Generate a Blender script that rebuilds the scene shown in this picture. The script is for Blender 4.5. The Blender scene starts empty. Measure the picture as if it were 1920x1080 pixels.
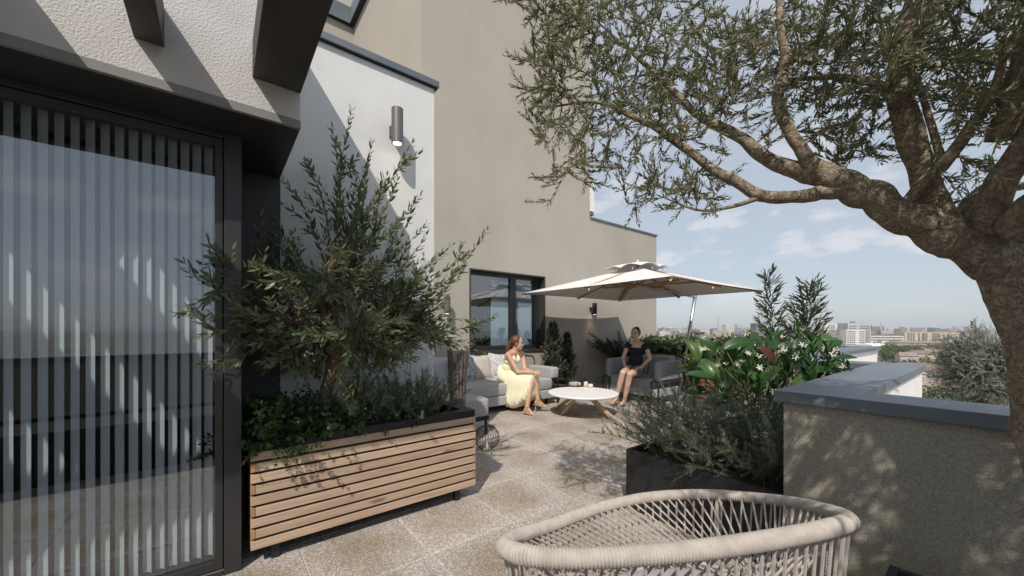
import bpy, math, random
import numpy as np
from mathutils import Vector, Matrix, noise as mnoise
rnd = random.Random(7)
rng = np.random.default_rng(11)
S = bpy.context.scene
COL = S.collection
R = math.radians

# ------------------------------------------------------------------ camera, sky, sun, exposure
CAM_H = 1.32
FPX, HZY = 712.6, 617.0            # focal length and horizon row of the photograph, in its pixels
FW = Vector((-0.7906, 0.6124, 0)); RT = Vector((0.6124, 0.7906, 0))
cam = bpy.data.cameras.new('camera'); camo = bpy.data.objects.new('camera', cam); COL.objects.link(camo)
cam.sensor_width = 36; cam.lens = 36 * FPX / 1920; cam.shift_y = (HZY - 540) / 1920
cam.clip_start = 0.05; cam.clip_end = 20000
camo.location = (0, 0, CAM_H); camo.rotation_euler = (R(90), 0, math.atan2(0.7906, 0.6124))
S.camera = camo
SUN = Vector((0.60, -0.68, 1.0)).normalized()      # direction to the sun
sl = bpy.data.lights.new('sun', 'SUN'); so = bpy.data.objects.new('sun', sl); COL.objects.link(so)
sl.energy = 3.4; sl.angle = R(0.53); sl.color = (1.0, 0.93, 0.835)
so.rotation_euler = SUN.to_track_quat('Z', 'Y').to_euler(); so.location = (6, -7, 12)
W = bpy.data.worlds.new('World'); S.world = W; W.use_nodes = True
CLOUD = (4.0, 1.5)
def build_world():
    nt = W.node_tree; N = nt.nodes; L = nt.links
    N.clear()
    out = N.new('ShaderNodeOutputWorld'); bg = N.new('ShaderNodeBackground')
    sky = N.new('ShaderNodeTexSky'); sky.sky_type = 'NISHITA'; sky.sun_disc = False
    sky.sun_elevation = math.asin(SUN.z); sky.sun_rotation = math.atan2(SUN.x, SUN.y)
    sky.air_density = 1.0; sky.dust_density = 1.2; sky.ozone_density = 2.0; sky.altitude = 100
    tc = N.new('ShaderNodeTexCoord'); sx = N.new('ShaderNodeSeparateXYZ'); L.new(tc.outputs['Generated'], sx.inputs[0])
    def m(op, a, b=None, c=None):
        n = N.new('ShaderNodeMath'); n.operation = op
        for i, v in enumerate((a, b, c)):
            if v is None: continue
            if isinstance(v, (int, float)): n.inputs[i].default_value = v
            else: L.new(v, n.inputs[i])
        return n.outputs[0]
    cx = N.new('ShaderNodeCombineXYZ')
    L.new(m('ADD', m('MULTIPLY', sx.outputs['X'], 4.4), CLOUD[0]), cx.inputs[0]); L.new(m('ADD', m('MULTIPLY', sx.outputs['Y'], 4.4), CLOUD[1]), cx.inputs[1]); L.new(m('MULTIPLY', sx.outputs['Z'], 9.0), cx.inputs[2])
    n1 = N.new('ShaderNodeTexNoise'); n1.inputs['Scale'].default_value = 1.7; n1.inputs['Detail'].default_value = 8
    n1.inputs['Roughness'].default_value = 0.52; L.new(cx.outputs[0], n1.inputs['Vector'])
    ramp = N.new('ShaderNodeValToRGB'); ramp.color_ramp.elements[0].position = 0.545; ramp.color_ramp.elements[1].position = 0.625
    L.new(n1.outputs['Fac'], ramp.inputs[0])
    hz = m('MINIMUM', m('MULTIPLY', m('MAXIMUM', m('SUBTRACT', sx.outputs['Z'], 0.02), 0.0), 14.0), 1.0)
    lowc = m('SUBTRACT', 1.0, m('MULTIPLY', m('MINIMUM', m('MAXIMUM', m('SUBTRACT', sx.outputs['Z'], 0.22), 0.0), 0.25), 2.6))
    mask = m('MULTIPLY', m('MULTIPLY', m('MULTIPLY', ramp.outputs['Color'], hz), lowc), 0.58)
    mix = N.new('ShaderNodeMix'); mix.data_type = 'RGBA'
    L.new(mask, mix.inputs[0]); 
    # the thin high veil that greys the blue down
    veil = N.new('ShaderNodeMix'); veil.data_type = 'RGBA'; veil.inputs[0].default_value = 0.80
    L.new(sky.outputs[0], veil.inputs[6]); veil.inputs[7].default_value = (3.12, 3.38, 3.70, 1)
    L.new(veil.outputs[2], mix.inputs[6]); mix.inputs[7].default_value = (4.75, 4.75, 4.95, 1)
    L.new(mix.outputs[2], bg.inputs[0]); bg.inputs[1].default_value = 0.15
    L.new(bg.outputs[0], out.inputs[0])
build_world()
vs = S.view_settings; vs.view_transform = 'Standard'; vs.look = 'None'; vs.exposure = 0.2; vs.gamma = 1.0; vs.use_curve_mapping = False
cy = S.cycles
cy.max_bounces = 7; cy.diffuse_bounces = 5; cy.glossy_bounces = 3; cy.transmission_bounces = 4; cy.transparent_max_bounces = 12
cy.volume_bounces = 0; cy.caustics_reflective = False; cy.caustics_refractive = False; cy.use_denoising = True
cy.sample_clamp_indirect = 6

# ------------------------------------------------------------------ geometry helpers (world coordinates throughout)
def P(px, py, d):
    """world point seen at photo pixel (px, py), d metres in front of the camera"""
    a = (px - 960) / FPX
    return FW * d + RT * (a * d) + Vector((0, 0, CAM_H + (HZY - py) / FPX * d))
def PX(px, py, x):
    a = (px - 960) / FPX
    return P(px, py, x / (FW.x + a * RT.x))
def PY(px, py, y):
    a = (px - 960) / FPX
    return P(px, py, y / (FW.y + a * RT.y))
def PZ(px, py, z):
    return P(px, py, (CAM_H - z) * FPX / (py - HZY))

class MB:
    def __init__(self): self.v = []; self.f = []
    def add(self, vs, fs):
        b = len(self.v); self.v += [tuple(p) for p in vs]; self.f += [tuple(b + i for i in q) for q in fs]; return self
    def box(self, lo, hi):
        x0, y0, z0 = lo; x1, y1, z1 = hi
        return self.add([(x0,y0,z0),(x1,y0,z0),(x1,y1,z0),(x0,y1,z0),(x0,y0,z1),(x1,y0,z1),(x1,y1,z1),(x0,y1,z1)],
                        [(0,3,2,1),(4,5,6,7),(0,1,5,4),(1,2,6,5),(2,3,7,6),(3,0,4,7)])
    def obox(self, c, ax, ay, az):
        """box with centre c and half-axis vectors"""
        c, ax, ay, az = map(Vector, (c, ax, ay, az))
        vs = [c + sx*ax + sy*ay + sz*az for sz in (-1,1) for sx, sy in ((-1,-1),(1,-1),(1,1),(-1,1))]
        return self.add(vs, [(0,3,2,1),(4,5,6,7),(0,1,5,4),(1,2,6,5),(2,3,7,6),(3,0,4,7)])
    def bar(self, p, q, w, h, up=(0,0,1)):
        p, q = Vector(p), Vector(q); d = (q-p); l = d.length; d.normalize()
        s = d.cross(Vector(up))
        if s.length < 1e-4: s = d.cross(Vector((1,0,0)))
        s.normalize(); u = s.cross(d)
        return self.obox((p+q)/2, d*l/2, s*w/2, u*h/2)
    def tube(self, pts, rad, n=8, closed=False, cap=True):
        pts = [Vector(p) for p in pts]; m = len(pts)
        if not hasattr(rad, '__len__'): rad = [rad]*m
        T = []
        for i in range(m):
            a = pts[(i-1) % m] if closed else pts[max(i-1,0)]; b = pts[(i+1) % m] if closed else pts[min(i+1,m-1)]
            t = b-a; T.append(t.normalized() if t.length > 1e-9 else Vector((0,0,1)))
        u = T[0].orthogonal().normalized(); vs = []
        for i in range(m):
            u = (u - T[i]*u.dot(T[i]));  u = u.normalized() if u.length > 1e-6 else T[i].orthogonal().normalized()
            w = T[i].cross(u)
            for k in range(n):
                a = 2*math.pi*k/n; vs.append(pts[i] + (u*math.cos(a)+w*math.sin(a))*rad[i])
        fs = []
        for i in range(m if closed else m-1):
            j = (i+1) % m
            for k in range(n):
                l = (k+1) % n; fs.append((i*n+k, i*n+l, j*n+l, j*n+k))
        if cap and not closed:
            fs.append(tuple(range(n-1,-1,-1))); fs.append(tuple((m-1)*n+k for k in range(n)))
        return self.add(vs, fs)
    def lathe(self, c, prof, n=24, axis=Vector((0,0,1))):
        """profile of (radius, height) about the vertical through c"""
        c = Vector(c); vs = []; m = len(prof)
        for r, h in prof:
            for k in range(n):
                a = 2*math.pi*k/n; vs.append((c.x+r*math.cos(a), c.y+r*math.sin(a), c.z+h))
        fs = [(i*n+k, i*n+(k+1)%n, (i+1)*n+(k+1)%n, (i+1)*n+k) for i in range(m-1) for k in range(n)]
        fs.append(tuple(range(n-1,-1,-1))); fs.append(tuple((m-1)*n+k for k in range(n)))
        return self.add(vs, fs)
    def ell(self, c, ax, ay, az, nu=14, nv=9):
        c, ax, ay, az = map(Vector, (c, ax, ay, az)); vs = [c-az]
        for j in range(1, nv):
            t = math.pi*j/nv
            for k in range(nu):
                a = 2*math.pi*k/nu
                vs.append(c + ax*(math.sin(t)*math.cos(a)) + ay*(math.sin(t)*math.sin(a)) - az*math.cos(t))
        vs.append(c+az); e = len(vs)-1; fs = []
        for k in range(nu):
            l = (k+1) % nu
            fs.append((0, 1+l, 1+k)); fs.append((e, e-nu+k, e-nu+l))
            for j in range(nv-2): fs.append((1+j*nu+k, 1+j*nu+l, 1+(j+1)*nu+l, 1+(j+1)*nu+k))
        return self.add(vs, fs)
    def sph(self, c, r, nu=12, nv=8): return self.ell(c, (r,0,0), (0,r,0), (0,0,r), nu, nv)
    def cap2(self, p, r0, q, r1, n=12):
        """tapered capsule: a tube with rounded ends"""
        p, q = Vector(p), Vector(q); d = (q-p).normalized(); pts=[]; rr=[]
        for a in (0.98, 0.8, 0.45): pts.append(p - d*r0*a); rr.append(r0*math.sqrt(1-a*a))
        pts += [p, q]; rr += [r0, r1]
        for a in (0.45, 0.8, 0.98): pts.append(q + d*r1*a); rr.append(r1*math.sqrt(1-a*a))
        return self.tube(pts, rr, n)
    def poly(self, pts, z0, z1):
        n = len(pts); vs = [(x,y,z0) for x,y in pts]+[(x,y,z1) for x,y in pts]
        return self.add(vs, [tuple(range(n-1,-1,-1)), tuple(range(n,2*n))]+[(i,(i+1)%n,n+(i+1)%n,n+i) for i in range(n)])

def wloc(o):
    p = Vector((0,0,0))
    while o is not None: p += o.location; o = o.parent
    return p
def link(name, me, mt, parent=None, smooth=False):
    o = bpy.data.objects.new(name, me); COL.objects.link(o)
    if mt is not None: me.materials.append(mt)
    if parent is not None: o.parent = parent
    if smooth: me.polygons.foreach_set('use_smooth', [True]*len(me.polygons))
    return o
def obj(name, mb, mt, parent=None, smooth=False, bevel=0, seg=2, loc=None, auto=None):
    """link the collected shape as ONE mesh object; its origin is the parent's, or loc"""
    off = wloc(parent) if parent is not None else (Vector(loc) if loc is not None else Vector((0,0,0)))
    me = bpy.data.meshes.new(name)
    me.from_pydata([(p[0]-off.x, p[1]-off.y, p[2]-off.z) for p in mb.v], [], mb.f); me.update()
    o = link(name, me, mt, parent, smooth)
    if parent is None and loc is not None: o.location = loc
    if bevel:
        b = o.modifiers.new('bevel', 'BEVEL'); b.width = bevel; b.segments = seg; b.limit_method = 'ANGLE'; b.angle_limit = R(40)
    return o
def tag(o, label=None, cat=None, group=None, kind=None):
    if label: o['label'] = label
    if cat: o['category'] = cat
    if group: o['group'] = group
    if kind: o['kind'] = kind
    return o
def thing(name, label, cat, loc, group=None):
    o = bpy.data.objects.new(name, None); COL.objects.link(o); o.location = loc; o.empty_display_size = 0.1
    return tag(o, label, cat, group)
def structure(name, mb, mt, **k): return tag(obj(name, mb, mt, **k), kind='structure')
def copy_tree(o, parent=None):
    c = o.copy(); COL.objects.link(c); c.parent = parent
    for ch in list(o.children): copy_tree(ch, c)
    return c

# ------------------------------------------------------------------ materials
MATS = {}
def nodes(name):
    m = bpy.data.materials.new(name); m.use_nodes = True; MATS[name] = m
    nt = m.node_tree; b = nt.nodes['Principled BSDF']; return m, nt, nt.nodes, nt.links, b
def rgba(c): return (c[0], c[1], c[2], 1)
def pbr(name, col, rough=0.6, col2=None, scale=5.0, detail=5, bump=0.0, bscale=60.0, metal=0.0, stretch=None, vary=0.0, spec=0.5, lo=0.35, hi=0.65, bdetail=3, bdist=0.01, rvar=0.0, streak=0.0):
    m, nt, N, L, b = nodes(name)
    b.inputs['Roughness'].default_value = rough; b.inputs['Metallic'].default_value = metal
    b.inputs['Specular IOR Level'].default_value = spec
    tc = N.new('ShaderNodeTexCoord'); vec = tc.outputs['Object']
    if stretch:
        mp = N.new('ShaderNodeMapping'); mp.inputs['Scale'].default_value = stretch; L.new(vec, mp.inputs[0]); vec = mp.outputs[0]
    cur = None
    if col2 is not None:
        n = N.new('ShaderNodeTexNoise'); n.inputs['Scale'].default_value = scale; n.inputs['Detail'].default_value = detail; L.new(vec, n.inputs['Vector'])
        r = N.new('ShaderNodeValToRGB'); r.color_ramp.elements[0].position = lo; r.color_ramp.elements[1].position = hi
        r.color_ramp.elements[0].color = rgba(col); r.color_ramp.elements[1].color = rgba(col2); L.new(n.outputs['Fac'], r.inputs[0]); cur = r.outputs[0]
        if rvar:
            mr = N.new('ShaderNodeMapRange'); mr.inputs[3].default_value = rough-rvar; mr.inputs[4].default_value = rough+rvar
            L.new(n.outputs['Fac'], mr.inputs[0]); L.new(mr.outputs[0], b.inputs['Roughness'])
    if streak:                                         # faint rain streaks and patchiness
        m3 = N.new('ShaderNodeMapping'); m3.inputs['Scale'].default_value = (3.2,3.2,0.28); L.new(tc.outputs['Object'], m3.inputs[0])
        n3 = N.new('ShaderNodeTexNoise'); n3.inputs['Scale'].default_value = 1.6; n3.inputs['Detail'].default_value = 6; L.new(m3.outputs[0], n3.inputs['Vector'])
        m4 = N.new('ShaderNodeMapRange'); m4.inputs[1].default_value = 0.3; m4.inputs[2].default_value = 0.7; m4.inputs[3].default_value = 1-streak; m4.inputs[4].default_value = 1+streak*0.5; L.new(n3.outputs['Fac'], m4.inputs[0])
        h3 = N.new('ShaderNodeHueSaturation'); L.new(m4.outputs[0], h3.inputs['Value']); L.new(cur, h3.inputs['Color']); cur = h3.outputs[0]
    if vary:
        oi = N.new('ShaderNodeObjectInfo'); hs = N.new('ShaderNodeHueSaturation'); mr = N.new('ShaderNodeMapRange')
        mr.inputs[3].default_value = 1-vary; mr.inputs[4].default_value = 1+vary; L.new(oi.outputs['Random'], mr.inputs[0]); L.new(mr.outputs[0], hs.inputs['Value'])
        if cur is not None: L.new(cur, hs.inputs['Color'])
        else: hs.inputs['Color'].default_value = rgba(col)
        cur = hs.outputs[0]
    if cur is not None: L.new(cur, b.inputs['Base Color'])
    else: b.inputs['Base Color'].default_value = rgba(col)
    if bump:
        n2 = N.new('ShaderNodeTexNoise'); n2.inputs['Scale'].default_value = bscale; n2.inputs['Detail'].default_value = bdetail; L.new(vec, n2.inputs['Vector'])
        bp = N.new('ShaderNodeBump'); bp.inputs['Strength'].default_value = bump; bp.inputs['Distance'].default_value = bdist
        L.new(n2.outputs['Fac'], bp.inputs['Height']); L.new(bp.outputs[0], b.inputs['Normal'])
    return m
def emit(name, col, strength):
    m, nt, N, L, b = nodes(name); b.inputs['Base Color'].default_value = rgba(col)
    b.inputs['Emission Color'].default_value = rgba(col); b.inputs['Emission Strength'].default_value = strength; return m
def leafmat(name, cols, rough=0.45, trans=0.25, back=None):
    """leaf: colour by the leaf's own random number, a paler underside, some light passing through"""
    m, nt, N, L, b = nodes(name)
    at = N.new('ShaderNodeAttribute'); at.attribute_name = 'v'
    r = N.new('ShaderNodeValToRGB'); e = r.color_ramp.elements
    while len(e) < len(cols): e.new(0.5)
    for i, c in enumerate(cols): e[i].position = i/max(1, len(cols)-1); e[i].color = rgba(c)
    L.new(at.outputs['Fac'], r.inputs[0]); cur = r.outputs[0]
    if back:
        g = N.new('ShaderNodeNewGeometry'); mx = N.new('ShaderNodeMix'); mx.data_type = 'RGBA'
        L.new(g.outputs['Backfacing'], mx.inputs[0]); L.new(cur, mx.inputs[6]); mx.inputs[7].default_value = rgba(back); cur = mx.outputs[2]
    L.new(cur, b.inputs['Base Color']); b.inputs['Roughness'].default_value = rough
    t = N.new('ShaderNodeBsdfTranslucent'); L.new(cur, t.inputs[0]); ms = N.new('ShaderNodeMixShader'); ms.inputs[0].default_value = trans
    L.new(b.outputs[0], ms.inputs[1]); L.new(t.outputs[0], ms.inputs[2]); L.new(ms.outputs[0], N['Material Output'].inputs[0]); return m
def glassmat(name, tint, ior=1.9, opac=0.0):
    m, nt, N, L, b = nodes(name); N.remove(b)
    fr = N.new('ShaderNodeFresnel'); fr.inputs[0].default_value = ior
    t = N.new('ShaderNodeBsdfTransparent'); t.inputs[0].default_value = rgba(tint)
    g = N.new('ShaderNodeBsdfGlossy'); g.inputs['Roughness'].default_value = 0.0; g.inputs[0].default_value = (0.92,0.96,1,1)
    ge = N.new('ShaderNodeNewGeometry'); mu = N.new('ShaderNodeMath'); mu.operation = 'MULTIPLY'; iv = N.new('ShaderNodeMath'); iv.operation = 'SUBTRACT'; iv.inputs[0].default_value = 1
    L.new(ge.outputs['Backfacing'], iv.inputs[1]); L.new(fr.outputs[0], mu.inputs[0]); L.new(iv.outputs[0], mu.inputs[1])   # the pane reflects at its outer face
    ms = N.new('ShaderNodeMixShader'); L.new(mu.outputs[0], ms.inputs[0]); L.new(t.outputs[0], ms.inputs[1]); L.new(g.outputs[0], ms.inputs[2])
    L.new(ms.outputs[0], N['Material Output'].inputs[0]); return m

M_plaster = pbr('plaster_white', (0.70,0.70,0.695), 0.85, (0.75,0.75,0.745), 3, bump=0.45, bscale=130, bdist=0.006, streak=0.03)
M_plasterf = pbr('plaster_coarse', (0.56,0.545,0.525), 0.85, (0.63,0.615,0.595), 4, bump=0.6, bscale=110, bdist=0.008)
M_beige = pbr('render_beige', (0.385,0.355,0.31), 0.9, (0.435,0.402,0.352), 0.8, detail=7, lo=0.3, hi=0.7, bump=0.15, bscale=160, bdist=0.004, streak=0.028)
M_stucco = pbr('stucco_sand', (0.30,0.275,0.215), 0.92, (0.43,0.40,0.325), 150, detail=4, bump=0.6, bscale=210, bdist=0.006, lo=0.38, hi=0.62, streak=0.10)
M_white = pbr('paint_white', (0.74,0.73,0.72), 0.75, (0.79,0.785,0.775), 3, bump=0.1, bscale=90)
M_cop = pbr('coping_metal', (0.115,0.14,0.165), 0.5, (0.155,0.18,0.205), 2.2, bump=0.05, bscale=25, rvar=0.1, stretch=(1,1,1))
M_char = pbr('charcoal_metal', (0.022,0.022,0.024), 0.42, (0.03,0.03,0.032), 3, rvar=0.06)
M_beam = pbr('charcoal_beam', (0.035,0.033,0.031), 0.55, (0.045,0.043,0.041), 4)
M_trim = pbr('trim_grey', (0.21,0.205,0.20), 0.7, (0.25,0.245,0.24), 4)
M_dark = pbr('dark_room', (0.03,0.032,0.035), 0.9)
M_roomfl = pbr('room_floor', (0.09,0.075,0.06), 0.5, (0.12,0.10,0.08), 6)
M_panel = pbr('dark_panel', (0.055,0.058,0.065), 0.6, (0.065,0.068,0.076), 3)
M_glass = glassmat('glass_door', (0.85,0.865,0.87), 2.5)
M_glass2 = glassmat('glass_window', (0.78,0.84,0.87), 2.9)
M_blind = pbr('blind_fabric', (0.57,0.62,0.66), 0.8, (0.61,0.66,0.70), 8, bump=0.1, bscale=200)
M_black = pbr('planter_black', (0.010,0.011,0.014), 0.55, (0.016,0.017,0.020), 5)
M_soil = pbr('soil', (0.02,0.015,0.011), 0.95, (0.05,0.038,0.026), 40, bump=1, bscale=60)
M_alu = pbr('brushed_steel', (0.45,0.46,0.47), 0.3, metal=0.9)
M_lampm = pbr('lamp_grey', (0.17,0.16,0.155), 0.45, metal=0.4)
M_canvas = None
M_fabric = pbr('sofa_fabric', (0.33,0.33,0.335), 0.9, (0.39,0.39,0.395), 60, bump=0.35, bscale=220, bdist=0.004)
M_fabdk = pbr('armchair_fabric', (0.24,0.26,0.29), 0.9, (0.29,0.31,0.34), 50, bump=0.35, bscale=220, bdist=0.004)
M_cush1 = pbr('cushion_pattern', (0.20,0.22,0.25), 0.9, (0.46,0.48,0.50), 22, detail=6, lo=0.42, hi=0.58, bump=0.3, bscale=150)
M_cush2 = pbr('cushion_beige', (0.46,0.42,0.38), 0.9, (0.51,0.47,0.43), 30, bump=0.3, bscale=150)
M_cush3 = pbr('cushion_speckle', (0.38,0.37,0.38), 0.9, (0.60,0.59,0.58), 28, detail=6, lo=0.4, hi=0.6, bump=0.3, bscale=150)
M_rope = pbr('rope', (0.40,0.355,0.32), 0.85, (0.49,0.44,0.40), 30, bump=0.5, bscale=400, bdist=0.002)
M_tablew = pbr('table_white', (0.80,0.79,0.77), 0.45)
M_ceram = pbr('ceramic', (0.62,0.55,0.47), 0.4)
M_wire = pbr('black_wire', (0.02,0.02,0.02), 0.4, metal=0.5)
M_twig = pbr('vase_twig', (0.16,0.13,0.11), 0.75, (0.24,0.20,0.17), 14, vary=0.45)
M_redw = pbr('stained_wood', (0.17,0.075,0.045), 0.6, (0.23,0.105,0.06), 6, stretch=(0.6,12,12), vary=0.15)
M_gold = pbr('gold_skin', (0.5,0.5,0.5), 0.4)
M_bulb = emit('bulb', (1.0,0.86,0.62), 7.0)
M_bulb2 = emit('bulb_small', (1.0,0.80,0.55), 0.5)
def bark(name, c1, c2, c3=None):
    m, nt, N, L, b = nodes(name); b.inputs['Roughness'].default_value = 0.92; b.inputs['Specular IOR Level'].default_value = 0.2
    tc = N.new('ShaderNodeTexCoord')
    def nz(scale, det, dist=0.0):
        n = N.new('ShaderNodeTexNoise'); n.inputs['Scale'].default_value = scale; n.inputs['Detail'].default_value = det; n.inputs['Distortion'].default_value = dist; n.inputs['Roughness'].default_value = 0.65; L.new(tc.outputs['Object'], n.inputs['Vector']); return n
    a, f = nz(14, 6, 1.2), nz(70, 8, 0.6)
    v = N.new('ShaderNodeTexVoronoi'); v.feature = 'DISTANCE_TO_EDGE'; v.inputs['Scale'].default_value = 42
    w = N.new('ShaderNodeMix'); w.data_type = 'VECTOR'; w.inputs[0].default_value = 0.12; L.new(tc.outputs['Object'], w.inputs[4]); L.new(a.outputs['Color'], w.inputs[5]); L.new(w.outputs[1], v.inputs['Vector'])
    mr = N.new('ShaderNodeMapRange'); mr.inputs[2].default_value = 0.22; L.new(v.outputs['Distance'], mr.inputs[0])
    ad = N.new('ShaderNodeMath'); ad.operation = 'ADD'; L.new(f.outputs['Fac'], ad.inputs[0]); L.new(a.outputs['Fac'], ad.inputs[1])
    h = N.new('ShaderNodeMath'); h.operation = 'MULTIPLY_ADD'; L.new(mr.outputs[0], h.inputs[0]); h.inputs[1].default_value = 0.45; L.new(ad.outputs[0], h.inputs[2])
    r = N.new('ShaderNodeValToRGB'); e = r.color_ramp.elements; e[0].position = 0.50; e[1].position = 0.95; q = e.new(0.72)
    e[0].color = rgba([c*0.7 for c in c1]); e[1].color = rgba([(x+y)/2 for x, y in zip(c1,c2)]); e[2].color = rgba(c2)
    hf = N.new('ShaderNodeMath'); hf.operation = 'MULTIPLY'; hf.inputs[1].default_value = 0.58; L.new(h.outputs[0], hf.inputs[0]); L.new(hf.outputs[0], r.inputs[0]); L.new(r.outputs[0], b.inputs['Base Color'])
    bp = N.new('ShaderNodeBump'); bp.inputs['Strength'].default_value = 0.75; bp.inputs['Distance'].default_value = 0.009; L.new(h.outputs[0], bp.inputs['Height']); L.new(bp.outputs[0], b.inputs['Normal']); return m
M_bark = bark('bark_olive', (0.21,0.17,0.125), (0.44,0.36,0.26))
M_bark2 = bark('bark_young', (0.13,0.09,0.062), (0.30,0.21,0.145))
M_stem = pbr('green_stem', (0.07,0.085,0.035), 0.7)
M_olive = leafmat('olive_leaf', [(0.090,0.100,0.042),(0.150,0.158,0.066),(0.22,0.215,0.098)], 0.42, 0.40, (0.23,0.235,0.14))
M_olive2 = leafmat('olive_leaf_young', [(0.060,0.092,0.036),(0.108,0.148,0.058),(0.18,0.205,0.092)], 0.40, 0.40, (0.17,0.20,0.115))
M_ground = leafmat('groundcover_leaf', [(0.018,0.042,0.012),(0.032,0.070,0.016),(0.065,0.11,0.025)], 0.4, 0.22)
M_rosem = leafmat('rosemary_leaf', [(0.062,0.092,0.050),(0.105,0.138,0.075),(0.165,0.19,0.115)], 0.55, 0.3, (0.17,0.195,0.13))
M_big = leafmat('broad_leaf', [(0.020,0.062,0.016),(0.035,0.095,0.022),(0.075,0.14,0.030)], 0.32, 0.28)
M_bigred = leafmat('broad_leaf_red', [(0.07,0.022,0.016),(0.09,0.03,0.02)], 0.4, 0.2)
M_shrub = leafmat('shrub_leaf', [(0.034,0.055,0.026),(0.058,0.085,0.038),(0.10,0.12,0.055)], 0.38, 0.25, (0.085,0.10,0.06))
M_jas = leafmat('hedge_leaf', [(0.042,0.080,0.020),(0.075,0.13,0.032),(0.13,0.18,0.05)], 0.4, 0.25)
M_palm = leafmat('palm_leaf', [(0.014,0.026,0.016),(0.024,0.040,0.024)], 0.5, 0.15)
M_silver = leafmat('silver_leaf', [(0.070,0.094,0.054),(0.11,0.136,0.084),(0.20,0.218,0.155)], 0.40, 0.25, (0.26,0.27,0.22))
M_city = leafmat('city_leaf', [(0.050,0.075,0.020),(0.085,0.115,0.030),(0.14,0.16,0.045)], 0.6, 0.25)
M_flow = leafmat('flower_white', [(0.62,0.60,0.50),(0.75,0.73,0.64)], 0.6, 0.3)
M_viol = leafmat('flower_violet', [(0.30,0.30,0.52),(0.48,0.47,0.68)], 0.6, 0.3)

def canvasmat():
    m, nt, N, L, b = nodes('umbrella_canvas'); b.inputs['Base Color'].default_value = (0.80,0.79,0.78,1); b.inputs['Roughness'].default_value = 0.85
    t = N.new('ShaderNodeBsdfTranslucent'); t.inputs[0].default_value = (0.62,0.58,0.52,1); ms = N.new('ShaderNodeMixShader'); ms.inputs[0].default_value = 0.15
    L.new(b.outputs[0], ms.inputs[1]); L.new(t.outputs[0], ms.inputs[2]); L.new(ms.outputs[0], N['Material Output'].inputs[0]); return m
M_canvas = canvasmat()
def woodmat(name, c1, c2, axis, vary=0.10, knots=True):
    """planed timber with grain running along one axis; each board differs a little"""
    m, nt, N, L, b = nodes(name); b.inputs['Roughness'].default_value = 0.6
    tc = N.new('ShaderNodeTexCoord'); oi = N.new('ShaderNodeObjectInfo')
    ad = N.new('ShaderNodeVectorMath'); ad.operation = 'ADD'; sc = N.new('ShaderNodeVectorMath'); sc.operation = 'SCALE'
    cb = N.new('ShaderNodeCombineXYZ')
    for i in range(3): L.new(oi.outputs['Random'], cb.inputs[i])
    L.new(cb.outputs[0], sc.inputs[0]); sc.inputs['Scale'].default_value = 37.0
    L.new(tc.outputs['Object'], ad.inputs[0]); L.new(sc.outputs[0], ad.inputs[1])
    mp = N.new('ShaderNodeMapping'); s = [26,26,26]; s[axis] = 1.6; mp.inputs['Scale'].default_value = s; L.new(ad.outputs[0], mp.inputs[0])
    n = N.new('ShaderNodeTexNoise'); n.inputs['Scale'].default_value = 1.6; n.inputs['Detail'].default_value = 9; n.inputs['Roughness'].default_value = 0.62; n.inputs['Distortion'].default_value = 0.7
    L.new(mp.outputs[0], n.inputs['Vector'])
    r = N.new('ShaderNodeValToRGB'); r.color_ramp.elements[0].position = 0.3; r.color_ramp.elements[1].position = 0.68
    r.color_ramp.elements[0].color = rgba(c1); r.color_ramp.elements[1].color = rgba(c2); L.new(n.outputs['Fac'], r.inputs[0])
    hs = N.new('ShaderNodeHueSaturation'); mr = N.new('ShaderNodeMapRange'); mr.inputs[3].default_value = 1-vary; mr.inputs[4].default_value = 1+vary
    L.new(oi.outputs['Random'], mr.inputs[0]); L.new(mr.outputs[0], hs.inputs['Value']); L.new(r.outputs[0], hs.inputs['Color'])
    cur = hs.outputs[0]
    if knots:
        v = N.new('ShaderNodeTexVoronoi'); mp2 = N.new('ShaderNodeMapping'); s2 = [9,9,9]; s2[axis] = 2.2; mp2.inputs['Scale'].default_value = s2
        L.new(ad.outputs[0], mp2.inputs[0]); L.new(mp2.outputs[0], v.inputs['Vector']); v.inputs['Scale'].default_value = 0.8
        kr = N.new('ShaderNodeValToRGB'); kr.color_ramp.elements[0].position = 0.05; kr.color_ramp.elements[1].position = 0.13
        kr.color_ramp.elements[0].color = (0.35,0.27,0.2,1); kr.color_ramp.elements[1].color = (1,1,1,1); L.new(v.outputs['Distance'], kr.inputs[0])
        mx = N.new('ShaderNodeMix'); mx.data_type = 'RGBA'; mx.blend_type = 'MULTIPLY'; mx.inputs[0].default_value = 0.8
        L.new(cur, mx.inputs[6]); L.new(kr.outputs[0], mx.inputs[7]); cur = mx.outputs[2]
    L.new(cur, b.inputs['Base Color'])
    bp = N.new('ShaderNodeBump'); bp.inputs['Strength'].default_value = 0.25; bp.inputs['Distance'].default_value = 0.003
    L.new(n.outputs['Fac'], bp.inputs['Height']); L.new(bp.outputs[0], b.inputs['Normal']); return m
M_oak = woodmat('oak_slat', (0.385,0.268,0.182), (0.555,0.415,0.300), 1, vary=0.16)
M_teakx = woodmat('teak', (0.30,0.17,0.08), (0.44,0.27,0.14), 0, knots=False)
M_leg = woodmat('table_leg_wood', (0.40,0.29,0.185), (0.56,0.43,0.295), 2, knots=False)
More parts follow.
